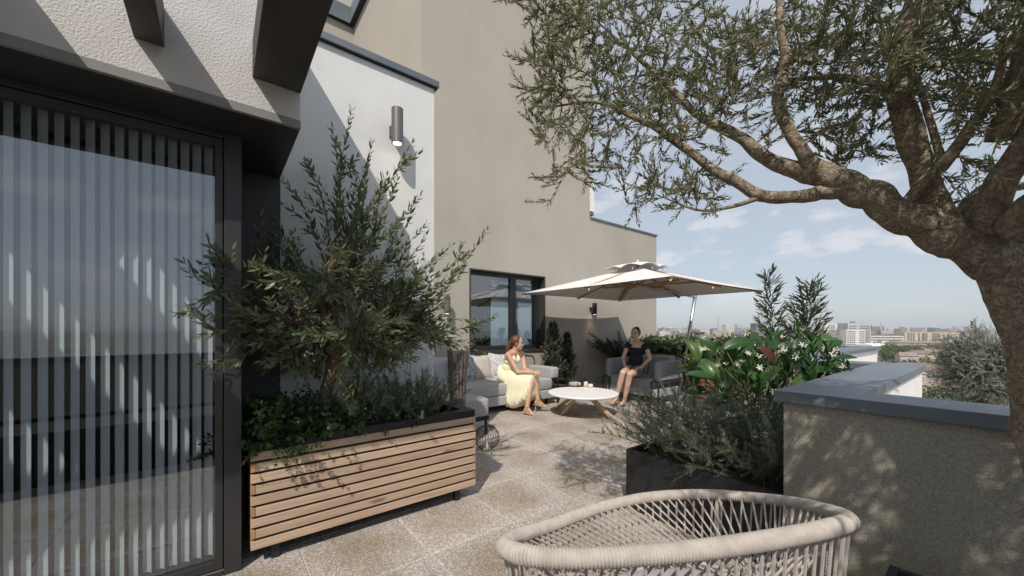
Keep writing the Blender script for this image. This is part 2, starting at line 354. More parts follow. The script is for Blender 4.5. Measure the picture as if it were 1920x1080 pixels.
def tilemat():
    """terrazzo paver: pale chips in a taupe ground, browner towards the middle of some pavers"""
    m, nt, N, L, b = nodes('paver'); b.inputs['Roughness'].default_value = 0.7
    g = N.new('ShaderNodeNewGeometry'); oi = N.new('ShaderNodeObjectInfo'); tc = N.new('ShaderNodeTexCoord')
    v = N.new('ShaderNodeTexVoronoi'); v.inputs['Scale'].default_value = 150; L.new(g.outputs['Position'], v.inputs['Vector'])
    n = N.new('ShaderNodeSeparateColor'); L.new(v.outputs['Color'], n.inputs[0])
    n3 = N.new('ShaderNodeTexNoise'); n3.inputs['Scale'].default_value = 260; n3.inputs['Detail'].default_value = 2; L.new(g.outputs['Position'], n3.inputs['Vector'])
    ah = N.new('ShaderNodeMath'); ah.operation = 'MULTIPLY_ADD'; L.new(n3.outputs['Fac'], ah.inputs[0]); ah.inputs[1].default_value = 0.5; L.new(n.outputs[0], ah.inputs[2])
    r = N.new('ShaderNodeValToRGB'); e_ = r.color_ramp.elements; e_[0].position = 0.25; e_[1].position = 1.0; q_ = e_.new(0.66)
    e_[0].color = (0.27,0.236,0.214,1); e_[1].color = (0.378,0.340,0.314,1); e_[2].color = (0.63,0.60,0.575,1); L.new(ah.outputs[0], r.inputs[0])
    mh = N.new('ShaderNodeMath'); mh.operation='MULTIPLY'; mh.inputs[1].default_value = 0.8; L.new(ah.outputs[0], mh.inputs[0]); L.new(mh.outputs[0], r.inputs[0])
    n2 = N.new('ShaderNodeTexNoise'); n2.inputs['Scale'].default_value = 2.6; n2.inputs['Detail'].default_value = 4; L.new(g.outputs['Position'], n2.inputs['Vector'])
    ln = N.new('ShaderNodeVectorMath'); ln.operation = 'LENGTH'; L.new(tc.outputs['Object'], ln.inputs[0])
    mr = N.new('ShaderNodeMapRange'); mr.inputs[1].default_value = 0.05; mr.inputs[2].default_value = 0.36; mr.inputs[3].default_value = 0.34; mr.inputs[4].default_value = -0.05; L.new(ln.outputs['Value'], mr.inputs[0])
    ad = N.new('ShaderNodeMath'); ad.operation = 'ADD'; L.new(mr.outputs[0], ad.inputs[0]); L.new(n2.outputs['Fac'], ad.inputs[1])
    r2 = N.new('ShaderNodeValToRGB'); r2.color_ramp.elements[0].position = 0.45; r2.color_ramp.elements[1].position = 0.85
    r2.color_ramp.elements[0].color = (1.04,1.02,1.0,1); r2.color_ramp.elements[1].color = (0.74,0.67,0.56,1); L.new(ad.outputs[0], r2.inputs[0])
    mx = N.new('ShaderNodeMix'); mx.data_type = 'RGBA'; mx.blend_type = 'MULTIPLY'; mx.inputs[0].default_value = 1; L.new(r.outputs[0], mx.inputs[6]); L.new(r2.outputs[0], mx.inputs[7])
    hs = N.new('ShaderNodeHueSaturation'); m2 = N.new('ShaderNodeMapRange'); m2.inputs[3].default_value = 0.93; m2.inputs[4].default_value = 1.07
    L.new(oi.outputs['Random'], m2.inputs[0]); L.new(m2.outputs[0], hs.inputs['Value']); L.new(mx.outputs[2], hs.inputs['Color']); L.new(hs.outputs[0], b.inputs['Base Color'])
    bp = N.new('ShaderNodeBump'); bp.inputs['Strength'].default_value = 0.25; bp.inputs['Distance'].default_value = 0.002; L.new(n3.outputs['Fac'], bp.inputs['Height']); L.new(bp.outputs[0], b.inputs['Normal'])
    return m
M_tile = tilemat()
M_grout = pbr('grout', (0.50,0.46,0.425), 0.9, (0.58,0.54,0.50), 30)
# ------------------------------------------------------------------ terrace floor: pavers on a bed
TP = 0.603; TX0, TY0 = -2.05, 0.39
fl = MB(); fl.box((-12.0,-6.0,-0.30), (1.75,9.88,-0.0045))
floor = structure('floor', fl, M_grout)
def in_floor(x, y):
    if x < -6.05 and 2.74 < y: return False
    if x > -0.70 and y > 2.34: return False
    if x > -1.40 and y > 5.03: return False
    return x < 1.6 and -4 < y < 9.85 and x > -6.2
def build_tiles():
    h = TP/2 - 0.0031; pm = MB(); c = 0.004
    pm.add([(-h,-h,-0.012),(h,-h,-0.012),(h,h,-0.012),(-h,h,-0.012),(-h,-h,-0.003),(h,-h,-0.003),(h,h,-0.003),(-h,h,-0.003),
            (-h+c,-h+c,0),(h-c,-h+c,0),(h-c,h-c,0),(-h+c,h-c,0)],
           [(0,1,5,4),(1,2,6,5),(2,3,7,6),(3,0,4,7),(4,5,9,8),(5,6,10,9),(6,7,11,10),(7,4,8,11),(8,9,10,11)])
    me = bpy.data.meshes.new('paver'); me.from_pydata(pm.v, [], pm.f); me.materials.append(M_tile)
    for i in range(-12, 9):
        for j in range(-8, 19):
            x = TX0 + (i+0.5)*TP; y = TY0 + (j+0.5)*TP
            if not in_floor(x, y): continue
            if x < -3.15 and y < 1.5: continue        # inside the building
            o = bpy.data.objects.new('paver', me); COL.objects.link(o); o.parent = floor
            o.location = (x, y, rnd.uniform(-0.0008, 0.0008)); o.rotation_euler = (0,0,rnd.choice((0,1,2,3))*math.pi/2)
build_tiles()

# ------------------------------------------------------------------ the flat with the sliding door
XD = -2.55
flat = thing('apartment_block', 'off-white plastered terrace wing with charcoal canopy beams over the glass door', 'building', (-2.27,0.344,0))
m = MB(); m.box((-6.0,-6.0,2.42), (-2.27,0.344,3.53)); obj('wall', m, M_plasterf, flat)
m = MB(); m.box((-3.12,-6.0,2.375), (-2.290,0.345,2.418)); obj('soffit', m, M_char, flat)
m = MB(); m.box((-2.290,-6.0,2.378), (-2.267,0.347,2.418)); obj('edge_trim', m, M_trim, flat)
m = MB(); m.box((-3.40,0.104,0), (-3.10,0.344,2.375)); obj('recess_panel', m, M_panel, flat)
m = MB(); m.box((-3.10,0.0,0), (-2.63,0.104,2.375)); obj('return_wall', m, M_panel, flat)
def beam(y0, y1, z0=2.562, z1=2.742, x1=-1.45):
    m = MB(); m.box((-2.27,y0,z0), (x1,y1,z1)); return obj('beam', m, M_beam, flat, bevel=0.004)
beam(0.136, 0.347); beam(-0.283, -0.186); [beam(y-0.105, y+0.105) for y in (-0.765,-1.24,-1.715,-2.19,-2.665,-3.14,-3.615,-4.09)]
m = MB(); m.box((-1.445,-4.3,2.530),(-1.345,0.347,2.742)); obj('cross_beam', m, M_beam, flat, bevel=0.004)
# the room behind the blind
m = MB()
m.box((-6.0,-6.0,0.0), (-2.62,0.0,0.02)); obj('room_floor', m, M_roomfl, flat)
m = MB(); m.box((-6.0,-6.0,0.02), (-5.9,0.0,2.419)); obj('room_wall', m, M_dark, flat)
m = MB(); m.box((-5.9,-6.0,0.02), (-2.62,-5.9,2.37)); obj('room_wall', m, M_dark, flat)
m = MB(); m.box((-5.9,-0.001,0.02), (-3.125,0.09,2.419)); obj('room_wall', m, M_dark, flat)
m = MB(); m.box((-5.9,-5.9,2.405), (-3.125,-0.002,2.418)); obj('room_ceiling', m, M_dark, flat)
# fixed frame and sliding sash
door = thing('glass_door', 'tall dark-framed sliding glass door with a pale vertical blind behind it', 'glass door', (XD,-1.5,0))
YL = -3.2
m = MB()
m.box((XD-0.09, 0.027, 0), (XD, 0.104, 2.375)); m.box((XD-0.09, YL, 2.382-0.04), (XD-0.004, 0.027, 2.375)); m.box((XD-0.09, YL, 0), (XD-0.004, 0.027, 0.032))
obj('frame', m, M_char, door, bevel=0.003)
m = MB()
m.box((XD-0.075, -0.012, 0.036), (XD-0.012, 0.0235, 2.338)); m.box((XD-0.075, YL, 2.300), (XD-0.0125, -0.012, 2.338)); m.box((XD-0.075, YL, 0.036), (XD-0.0125, -0.012, 0.080))
obj('sash', m, M_char, door, bevel=0.003)
m = MB(); m.box((XD-0.050, YL, 0.080), (XD-0.038, -0.012, 2.300)); obj('pane', m, M_glass, door)
m = MB(); m.box((XD-0.0125, YL, 0.030), (XD-0.004, 0.026, 0.0345)); obj('threshold', m, M_alu, door)
blind = thing('vertical_blind', 'pale grey vertical slat blind hanging half open behind the glass door', 'blind', (-2.70,-1.5,0))
m = MB(); m.box((-2.715,YL,2.335), (-2.675,-0.02,2.37)); obj('head_rail', m, M_char, blind)
def slats():
    bm = MB(); n = 6; w = 0.046; H0, H1 = 0.07, 2.335; ang = R(38)
    d = Vector((math.sin(ang), math.cos(ang), 0)); nn = Vector((-d.y, d.x, 0))
    vs = []
    for k in range(n+1):
        u = k/n-0.5; p = d*(u*w) + nn*(0.010*(1-4*u*u))
        vs += [(p.x,p.y,H0),(p.x,p.y,H1)]
    bm.add(vs, [(2*k,2*k+2,2*k+3,2*k+1) for k in range(n)])
    me = bpy.data.meshes.new('slat'); me.from_pydata(bm.v, [], bm.f); me.materials.append(M_blind)
    me.polygons.foreach_set('use_smooth', [True]*len(me.polygons))
    for i in range(62):
        o = bpy.data.objects.new('slat', me); COL.objects.link(o); o.parent = blind
        y = -0.040 - 0.0492*i
        o.location = (0.018, y+1.5, 0); o.rotation_euler = (0, 0, R(rnd.gauss(0, 1.5)))
        if i == 0:
            sm = None
slats()

# ------------------------------------------------------------------ white wing beside it
wing = thing('white_wing', 'white plastered side wing with a grey metal cap, behind the olive planter', 'building', (-3.12,0.344,0))
m = MB(); m.box((-6.02,0.350,0), (-3.12,1.534,3.47)); obj('wall', m, M_plaster, wing)
m = MB(); m.box((-6.02,0.350,3.478), (-3.085,1.570,3.535)); obj('cap', m, M_cop, wing, bevel=0.004)
m = MB(); m.box((-6.02,0.352,3.47), (-3.10,1.552,3.478)); obj('drip_edge', m, M_wire, wing)

# ------------------------------------------------------------------ beige tower with the window
XW = -6.05
tower = thing('beige_tower', 'tall beige rendered block with a dark window above the grey sofa', 'building', (XW,5.0,0))
WY0, WY1, WZ0, WZ1 = 3.687, 5.589, 0.855, 2.452
m = MB()
m.box((-14,2.74,0), (XW,WY0,11.5)); m.box((-14,WY1,0), (XW,7.04,11.5)); m.box((-14,WY0,WZ1), (XW,WY1,11.5)); m.box((-14,WY0,0), (XW,WY1,WZ0))
m.box((-14,7.04,0), (XW,9.90,3.965)); m.box((-14,WY0,WZ0),(-8.2,WY1,WZ1))
obj('wall', m, M_beige, tower)
m = MB(); m.box((-14,7.06,3.965), (XW+0.03,9.93,4.005)); obj('cap', m, M_cop, tower, bevel=0.003)
m = MB(); m.box((-14,-6,0), (-10.13,2.74,8.98)); obj('rear_wall', m, M_beige, tower)
m = MB(); m.box((-14,-6,9.0), (-10.05,2.66,9.42)); obj('roof_edge', m, M_cop, tower)
m = MB(); m.box((-10.05,2.64,9.0), (-7.0,2.738,9.42)); obj('roof_edge', m, M_cop, tower)
m = MB(); m.box((-14,-6,8.98), (-10.03,2.68,9.0)); m.box((-10.03,2.62,8.98), (-7.0,2.738,9.0)); obj('drip_edge', m, M_wire, tower)
m = MB(); m.box((-6.42,7.06,4.16), (XW-0.02,7.225,4.93)); obj('balcony_wall', m, M_white, tower)
m = MB(); m.box((-6.42,7.045,4.08), (XW-0.04,7.235,4.15)); m.box((-6.42,7.045,4.94), (XW-0.04,7.235,4.98)); obj('balcony_trim', m, M_cop, tower)
m = MB(); m.box((-6.3,7.045,6.25), (XW-0.02,7.12,6.5)); obj('vent_box', m, M_beam, tower)
win = thing('casement_window', 'dark-framed window in the beige wall reflecting the parasol, right half with blind', 'window', (XW,4.6,1.6))
m = MB(); t = 0.028; D = 0.26
m.box((XW-D, WY0, WZ1-t), (XW+0.012, WY1, WZ1)); m.box((XW-D, WY0, WZ0), (XW+0.03, WY1, WZ0+t+0.01))
m.box((XW-D, WY0, WZ0+t+0.01), (XW+0.012, WY0+t, WZ1-t)); m.box((XW-D, WY1-t, WZ0+t+0.01), (XW+0.012, WY1, WZ1-t)); obj('reveal', m, M_beam, win, bevel=0.003)
xg = XW-0.20; ym = 4.86
m = MB(); f = 0.055; a0, a1, b0, b1 = WY0+t, WY1-t, WZ0+t+0.01, WZ1-t
m.box((xg-0.06,a0,b1-f),(xg+0.02,a1,b1)); m.box((xg-0.06,a0,b0),(xg+0.02,a1,b0+f+0.04)); m.box((xg-0.06,a0,b0+f+0.04),(xg+0.02,a0+f,b1-f)); m.box((xg-0.06,a1-f,b0+f+0.04),(xg+0.02,a1,b1-f))
obj('frame', m, M_char, win, bevel=0.004)
m = MB(); m.box((xg-0.06,ym-0.075,b0+f+0.04),(xg+0.024,ym-0.005,b1-f)); m.box((xg-0.06,ym+0.005,b0+f+0.04),(xg+0.024,ym+0.075,b1-f)); obj('mullion', m, M_char, win, bevel=0.004)
for ya, yb in ((a0+f, ym-0.075), (ym+0.075, a1-f)):
    m = MB(); m.box((xg-0.03,ya,b0+f+0.04),(xg-0.018,yb,b1-f)); obj('pane', m, M_glass2, win)
wb = thing('vertical_blind', 'white vertical blind drawn to the right inside the beige wall window', 'blind', (xg-0.12,5.0,1.6))
def wslats():
    bm = MB(); w = 0.05; d = Vector((0.028,0.042,0)); bm.add([(-d.x/2,-d.y/2,-0.70),(d.x/2,d.y/2,-0.70),(d.x/2,d.y/2,0.72),(-d.x/2,-d.y/2,0.72)], [(0,1,2,3)])
    me = bpy.data.meshes.new('slat'); me.from_pydata(bm.v, [], bm.f); me.materials.append(M_blind)
    k = 0; y = 4.42
    while y < 5.50:
        o = bpy.data.objects.new('slat', me); COL.objects.link(o); o.parent = wb; o.location = (0, y-5.0, 0); y += 0.047
wslats()
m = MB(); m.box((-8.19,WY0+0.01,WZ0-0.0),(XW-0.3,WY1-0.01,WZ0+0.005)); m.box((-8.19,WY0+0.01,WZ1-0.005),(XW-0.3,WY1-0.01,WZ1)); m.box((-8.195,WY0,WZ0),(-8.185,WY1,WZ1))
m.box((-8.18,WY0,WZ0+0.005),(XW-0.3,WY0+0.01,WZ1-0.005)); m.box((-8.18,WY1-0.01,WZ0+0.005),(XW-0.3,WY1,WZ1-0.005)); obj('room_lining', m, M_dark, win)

# ------------------------------------------------------------------ wall lamps
def wall_lamp(label, c, r, h, wallx, on, mt):
    """cylinder up-and-down lamp on a stand-off bracket; c is the middle of the cylinder"""
    t = thing('wall_lamp', label, 'wall lamp', c, 'cylinder lamps on the walls')
    m = MB(); m.lathe(c, [(r*0.80,-h/2+0.012),(r*0.82,-h/2),(r,-h/2),(r,h/2),(r*0.82,h/2),(r*0.80,h/2-0.012)], 28); obj('shade', m, mt, t, smooth=False, bevel=0.002)
    m = MB(); m.box((wallx, c[1]-r*0.45, c[2]-h*0.17), (wallx+0.012, c[1]+r*0.45, c[2]+h*0.17)); m.box((wallx+0.012, c[1]-r*0.3, c[2]-h*0.15), (c[0]-r*0.8, c[1]+r*0.3, c[2]+h*0.15)); obj('bracket', m, mt, t)
    m = MB(); m.lathe((c[0],c[1],c[2]-h/2+0.005), [(r*0.62,-0.004),(r*0.7,0.0),(r*0.7,0.004)], 20); obj('bulb', m, M_bulb if on else M_bulb2, t)
    l = bpy.data.lights.new('lamp_glow', 'SPOT'); lo = bpy.data.objects.new('lamp_glow', l); COL.objects.link(lo); lo.parent = t
    l.energy = on; l.color = (1,0.72,0.42); l.spot_size = R(95); l.spot_blend = 0.8; l.shadow_soft_size = 0.02; lo.location = (0,0,-h/2-0.012)
    return t
c = PX(745, 237, -2.995); wall_lamp('large grey cylinder lamp high on the white wall above the olive shrub', (c.x,c.y,c.z), 0.046, 0.285, -3.12, 0.5, M_lampm)
c = PX(838.5, 572, XW+0.14); wall_lamp('grey cylinder lamp on the beige wall left of the dark window', (c.x,c.y,c.z), 0.055, 0.30, XW, 0.4, M_lampm)
c = PX(1115, 579, XW+0.14); wall_lamp('black cylinder lamp glowing in the parasol shade on the beige wall', (c.x,c.y,c.z), 0.055, 0.27, XW, 1.8, M_char)

# ------------------------------------------------------------------ parapets with metal copings
def parapet(label, wall_boxes, cop_boxes, loc):
    t = thing('parapet_wall', label, 'parapet', loc, 'parapet walls round the terrace')
    m = MB()
    for b in wall_boxes: m.box(*b)
    obj('wall', m, M_stucco, t)
    for b in cop_boxes:
        m = MB(); m.box(*b); obj('coping', m, M_cop, t, bevel=0.004)
    return t
ZC = 1.0
p1 = parapet('sand stucco parapet with blue-grey coping in the right foreground behind the rope chair',
    [((-0.702,2.342,0),(1.72,2.572,0.942)), ((-0.702,2.572,0),(-0.452,4.72,0.942))], [], (-0.70,2.34,0))
m = MB(); m.poly([(-0.737,2.307),(1.75,2.307),(1.75,2.607),(-0.425,2.607),(-0.425,5.055),(-1.64,5.055),(-1.64,4.757),(-0.737,4.757)], 0.942, 1.0)
obj('coping', m, M_cop, p1, bevel=0.004)
m = MB(); m.box((-1.60,4.792,0),(-0.452,5.02,0.942)); obj('wall', m, M_stucco, p1)
m = MB(); m.box((-0.449,2.575,-3.0),(-0.445,5.022,0.940)); obj('outer_face', m, M_white, p1)
m = MB(); m.box((-0.445,2.575,-3.0),(1.72,2.579,0.940)); obj('outer_face', m, M_white, p1)
def p4():
    t = thing('parapet_wall', 'far parapet with blue-grey coping and white outer face beyond the lush planting', 'parapet', (-1.4,7.3,0), 'parapet walls round the terrace')
    A, B = PZ(1577,670,1.0), PZ(1686,651,1.0)
    m = MB(); m.poly([(-1.40,5.06),(-1.36,9.62),(-4.0,9.62),(-4.0,9.36),(-1.70,9.36),(-1.74,5.06)], 0.942, 1.0); obj('coping', m, M_cop, t, bevel=0.004)
    m = MB(); m.poly([(-1.455,5.06),(-1.415,9.56),(-4.0,9.56),(-4.0,9.40),(-1.66,9.40),(-1.70,5.06)], 0, 0.942); obj('wall', m, M_beige, t)
    m = MB(); m.poly([(-1.450,5.06),(-1.410,9.58),(-1.414,9.58),(-1.454,5.06)], -3.0, 0.940); obj('outer_face', m, M_white, t)
p4()
t = thing('parapet_wall', 'low beige back parapet with dark cap behind the flowering hedge', 'parapet', (-5,9.9,0), 'parapet walls round the terrace')
m = MB(); m.box((-6.04,9.62,0),(-2.9,9.86,1.07)); obj('wall', m, M_beige, t)
m = MB(); m.box((-6.04,9.59,1.07),(-2.87,9.89,1.115)); obj('coping', m, M_beam, t, bevel=0.003)
# behind the camera the terrace is closed by the same parapet, seen only mirrored in the glass
t = thing('parapet_wall', 'stucco parapet behind the viewer, mirrored darkly in the door glass', 'parapet', (1.72,0,0), 'parapet walls round the terrace')
m = MB(); m.box((1.48,-6,0),(1.72,2.34,0.942)); obj('wall', m, M_stucco, t)
m = MB(); m.box((1.45,-6,0.942),(1.75,2.306,1.0)); obj('coping', m, M_cop, t)
m = MB(); m.box((-14,-6.0,-24),(-0.452,9.88,-0.31)); m.box((-0.452,-6.0,-24),(1.72,2.57,-0.31)); 
tag(obj('building_base', m, M_white), 'white storeys of the apartment house below the terrace', 'building')
# ------------------------------------------------------------------ slatted oak planter
PXF, PXB, PY0, PY1 = -2.53, -3.06, 0.144, 1.60
planter = thing('wooden_planter', 'long oak slatted planter with black liner holding the shaggy olive shrub', 'planter', (-2.8,0.87,0))
m = MB()
m.box((PXB+0.03,PY0+0.03,0.085),(PXF-0.03,PY1-0.03,0.12))
obj('base_tray', m, M_black, planter)
m = MB()
zi, zo, w = 0.635, 0.687, 0.055
for lo, hi in (((PXF-0.03-w,PY0+0.002,0.12),(PXF-0.026,PY1-0.002,zo)), ((PXB+0.026,PY0+0.002,0.12),(PXB+0.03+w,PY1-0.002,zo)),
               ((PXB+0.03+w,PY0+0.002,0.12),(PXF-0.03-w,PY0+0.03+w,zo)), ((PXB+0.03+w,PY1-0.03-w,0.12),(PXF-0.03-w,PY1-0.002,zo))): m.box(lo, hi)
obj('liner', m, M_black, planter)
m = MB(); m.box((PXF-0.024,PY0+0.004,zi+0.006),(PXF-0.004,PY1-0.004,zo)); m.box((PXB+0.004,PY0+0.004,zi+0.006),(PXB+0.024,PY1-0.004,zo)); obj('rim', m, M_black, planter)
n = 9; pitch = (zi-0.098+0.0155)/n; sh = pitch-0.0155
for i in range(n):
    z0 = 0.098+i*pitch; z1 = z0+sh
    e = 0.022 if i % 2 else 0.0
    m = MB(); m.box((PXF-0.022,PY0+e+(0.0008 if e else 0),z0),(PXF,PY1-e,z1)); obj('slat', m, M_oak, planter, bevel=0.002)
    m = MB(); m.box((PXB,PY0+e,z0),(PXB+0.022,PY1-e,z1)); obj('slat', m, M_oak, planter, bevel=0.002)
    for y0 in (PY0, PY1-0.0212):
        k = 0.0 if i % 2 else 0.0228
        m = MB(); m.box((PXB+k+0.0228*(i%2)*0,y0,z0),(PXF-k,y0+0.0212,z1))
        if i % 2: 
            pass
        obj('end_slat', m, M_teakx, planter, bevel=0.002)
for x in (PXF-0.06, PXB+0.06):
    for y in (PY0+0.12, PY1-0.14):
        m = MB(); m.box((x-0.02,y-0.02,0),(x+0.02,y+0.02,0.085)); obj('leg', m, M_black, planter)
m = MB(); N_ = 14
for i in range(N_+1):
    for j in range(N_+1):
        u, v = i/N_, j/N_
        m.v.append((PXB+0.085+(PXF-PXB-0.17)*u, PY0+0.085+(PY1-PY0-0.17)*v, 0.61+0.05*mnoise.noise(Vector((u*4,v*9,0)))))
m.f = [(i*(N_+1)+j,(i+1)*(N_+1)+j,(i+1)*(N_+1)+j+1,i*(N_+1)+j+1) for i in range(N_) for j in range(N_)]
obj('soil', m, M_soil, planter, smooth=True)

# ------------------------------------------------------------------ sofas
def cushion(name, c, ax, ay, az, mt, parent=None, puff=0.25, n=8, e=0.35):
    """soft box: superellipsoid-like block with half-axis vectors ax, ay, az"""
    c, ax, ay, az = map(Vector, (c,ax,ay,az)); m = MB(); nu, nv = 28, 14
    def sp(v, p): return math.copysign(abs(v)**p, v)
    for j in range(nv+1):
        t = -math.pi/2 + math.pi*j/nv
        for k in range(nu):
            a = 2*math.pi*k/nu
            m.v.append(c + ax*(sp(math.cos(t),e)*sp(math.cos(a),e)) + ay*(sp(math.cos(t),e)*sp(math.sin(a),e)) + az*sp(math.sin(t),e*1.3))
    m.f = [(j*nu+k, j*nu+(k+1)%nu, (j+1)*nu+(k+1)%nu, (j+1)*nu+k) for j in range(nv) for k in range(nu)]
    m.v = [tuple(p) for p in m.v]
    return obj(name, m, mt, parent, smooth=True, loc=None if parent else tuple(c))
def pillow(label, c, nrm, up, w, h, t, mt, group):
    """square scatter pillow: pinched edges, plump middle"""
    c, nrm, up = Vector(c), Vector(nrm).normalized(), Vector(up).normalized(); sd = up.cross(nrm).normalized(); up = nrm.cross(sd)
    m = MB(); n = 12
    for s in (1,-1):
        for i in range(n+1):
            for j in range(n+1):
                u, v = 2*i/n-1, 2*j/n-1
                th = t*0.5*((1-u**4)*(1-v**4))**0.6 + 0.003
                k = 1-0.06*(1-abs(u*v))
                m.v.append(tuple(c + sd*(u*w/2*k) + up*(v*h/2*k) + nrm*(s*th*(1+0.12*mnoise.noise(Vector((u*2,v*2,s)))))))
    q = (n+1)*(n+1)
    for s in (0,1):
        for i in range(n):
            for j in range(n):
                f = (s*q+i*(n+1)+j, s*q+(i+1)*(n+1)+j, s*q+(i+1)*(n+1)+j+1, s*q+i*(n+1)+j+1)
                m.f.append(f if s == 0 else f[::-1])
    for i in range(n):
        for a, b in (((i)*(n+1), (i+1)*(n+1)), ((i)*(n+1)+n, (i+1)*(n+1)+n), (i, i+1), (n*(n+1)+i, n*(n+1)+i+1)): m.f.append((a, b, q+b, q+a))
    return tag(obj('pillow', m, mt, None, smooth=True, loc=tuple(c)), label, 'pillow', group)
SF, SB, SY0, SY1 = -4.86, -5.86, 1.75, 4.78
sofa = thing('outdoor_sofa', 'long light grey outdoor sofa under the window with the seated woman', 'sofa', (-5.36,3.3,0))
m = MB(); m.box((SB,SY0,0.11),(SF+0.02,SY1-0.06,0.26)); obj('base', m, M_fabric, sofa, bevel=0.02, seg=3)
ys = [SY0, 2.75, 3.72, SY1-0.08]
for a, b in zip(ys, ys[1:]): cushion('seat_cushion', ((SF+SB)/2+0.11, (a+b)/2, 0.36), (0.40,0,0), (0,(b-a)/2-0.004,0), (0,0,0.10), M_fabric, sofa, e=0.16)
for a, b in zip(ys, ys[1:]): cushion('back_cushion', (SB+0.16, (a+b)/2, 0.635), (0.10,0,-0.03), (0,(b-a)/2-0.006,0), (-0.05,0,0.185), M_fabric, sofa, e=0.2)
m = MB(); m.box((SB-0.03,SY0,0.26),(SB+0.04,SY1-0.06,0.80)); obj('backrest', m, M_fabric, sofa, bevel=0.02, seg=3)
ya = SY1+0.015
m = MB(); m.tube([(SF+0.0,ya,0.0),(SF+0.0,ya,0.46),(SF-0.03,ya,0.49),(SF-0.52,ya,0.49),(SF-0.60,ya,0.54),(SF-0.64,ya,0.76),(SF-0.70,ya,0.80),(SF-0.88,ya,0.80),(SF-0.92,ya,0.76),(SF-0.92,ya,0.0)], 0.016, 8); m.bar((SF,ya,0.13),(SF-0.92,ya,0.13),0.03,0.02); obj('arm_frame', m, M_wire, sofa, smooth=True)
cushion('arm_cushion', (SF-0.31, ya-0.07, 0.545), (0.33,0,0), (0,0.09,0), (0,0,0.10), M_fabric, sofa, e=0.2)
for x in (SF-0.06, SB+0.08):
    for y in (SY0+0.1, 3.2, SY1-0.2):
        m = MB(); m.box((x-0.02,y-0.02,0),(x+0.02,y+0.02,0.11)); obj('leg', m, M_wire, sofa)
pillow('blue-grey mottled pillow on the sofa beside the twig vase', (-5.50,3.22,0.655), (0.93,-0.12,0.32), (-0.3,0.05,0.95), 0.47,0.47,0.17, M_cush1, 'scatter pillows on the long sofa')
pillow('plain beige pillow on the sofa between the two mottled ones', (-5.55,3.62,0.645), (0.93,0.05,0.32), (-0.3,0,0.95), 0.45,0.45,0.16, M_cush2, 'scatter pillows on the long sofa')
pillow('pale speckled pillow on the sofa behind the woman in yellow', (-5.50,3.99,0.65), (0.92,-0.22,0.32), (-0.28,0.22,0.93), 0.46,0.46,0.17, M_cush3, 'scatter pillows on the long sofa')
# pouf in front of the sofa's near end
pouf = thing('pouf', 'light grey pouf on dark metal legs beyond the end of the oak planter', 'pouf', (-4.25,2.45,0))
cushion('cushion', (-4.27,2.36,0.345), (0.34,0,0), (0,0.34,0), (0,0,0.115), M_fabric, pouf, e=0.14)
m = MB(); m.box((-4.60,2.03,0.185),(-3.94,2.69,0.235)); obj('frame', m, M_wire, pouf, bevel=0.004)
for x in (-4.57,-3.97):
    for y in (2.06,2.66):
        m = MB(); m.box((x-0.013,y-0.013,0),(x+0.013,y+0.013,0.185)); obj('leg', m, M_wire, pouf)
# twig vase
def twig_vase():
    c = Vector((-3.51,2.0,0)); H = 1.105
    t = thing('twig_vase', 'tall flared floor vase of dark upright twigs beside the sofa', 'vase', c)
    m = MB(); m.lathe(c, [(0.052,0.0),(0.062,0.3),(0.078,0.7),(0.098,H-0.02),(0.094,H-0.03),(0.06,0.4)], 24); obj('liner', m, M_black, t, smooth=True)
    for k in range(64):
        a = 2*math.pi*k/64 + rnd.uniform(-0.03,0.03); pts = []; 
        for j in range(7):
            z = H*j/6 * (1 if j < 6 else rnd.uniform(0.985,1.01)); u = z/H
            r = 0.058+0.018*u+0.036*u*u + rnd.uniform(-0.003,0.004); aa = a+rnd.uniform(-0.05,0.05)
            pts.append(c+Vector((r*math.cos(aa), r*math.sin(aa), z)))
        m = MB(); m.tube(pts, rnd.uniform(0.0025,0.0045), 4); obj('twig', m, M_twig, t)
twig_vase()
# wire lantern on the floor
def wire_lantern():
    c = Vector((-3.46,2.33,0.135)); t = thing('wire_lantern', 'round black wire lantern on the floor behind the planter end', 'lantern', (c.x,c.y,0))
    for k in range(14):
        a = math.pi*k/14; e = Vector((math.cos(a), math.sin(a), 0)); m = MB()
        m.tube([c + (e*math.cos(u)*0.14 + Vector((0,0,1))*math.sin(u)*0.132) for u in [2*math.pi*i/24 for i in range(24)]], 0.0022, 4, closed=True); obj('wire', m, M_wire, t)
    m = MB(); m.lathe((c.x,c.y,0.0), [(0.05,0.0),(0.05,0.012),(0.0,0.012)], 16); m.lathe((c.x,c.y,0.013), [(0.03,0),(0.03,0.08),(0.0,0.08)], 14); obj('candle', m, M_ceram, t)
wire_lantern()
# ------------------------------------------------------------------ coffee table
TC = PZ(1093,735,0.352)
table = thing('coffee_table', 'round white coffee table with splayed timber legs in front of the women', 'table', (TC.x,TC.y,0))
m = MB(); m.lathe((TC.x,TC.y,0), [(0.0,0.318),(0.50,0.318),(0.527,0.326),(0.533,0.338),(0.530,0.350),(0.522,0.354),(0.0,0.354)], 56); obj('tabletop', m, M_tablew, table, smooth=False, bevel=0.001)
fA, fB = PZ(1133,778,0), PZ(1040,768,0)
mid = (fA+fB)/2; cc = Vector((TC.x,TC.y,0)); feet = [fA, fB]
feet += [cc*2-fA, cc*2-fB]
for f_ in feet:
    top = cc + (f_-cc)*0.18 + Vector((0,0,0.315)); ax = (Vector((f_.x,f_.y,0))-top)
    m = MB(); m.bar(top, Vector((f_.x,f_.y,0.008)), 0.055, 0.04); obj('leg', m, M_leg, table, bevel=0.004)
m = MB(); m.lathe((TC.x,TC.y,0.285), [(0.12,0),(0.12,0.033)], 24); obj('hub', m, M_leg, table)
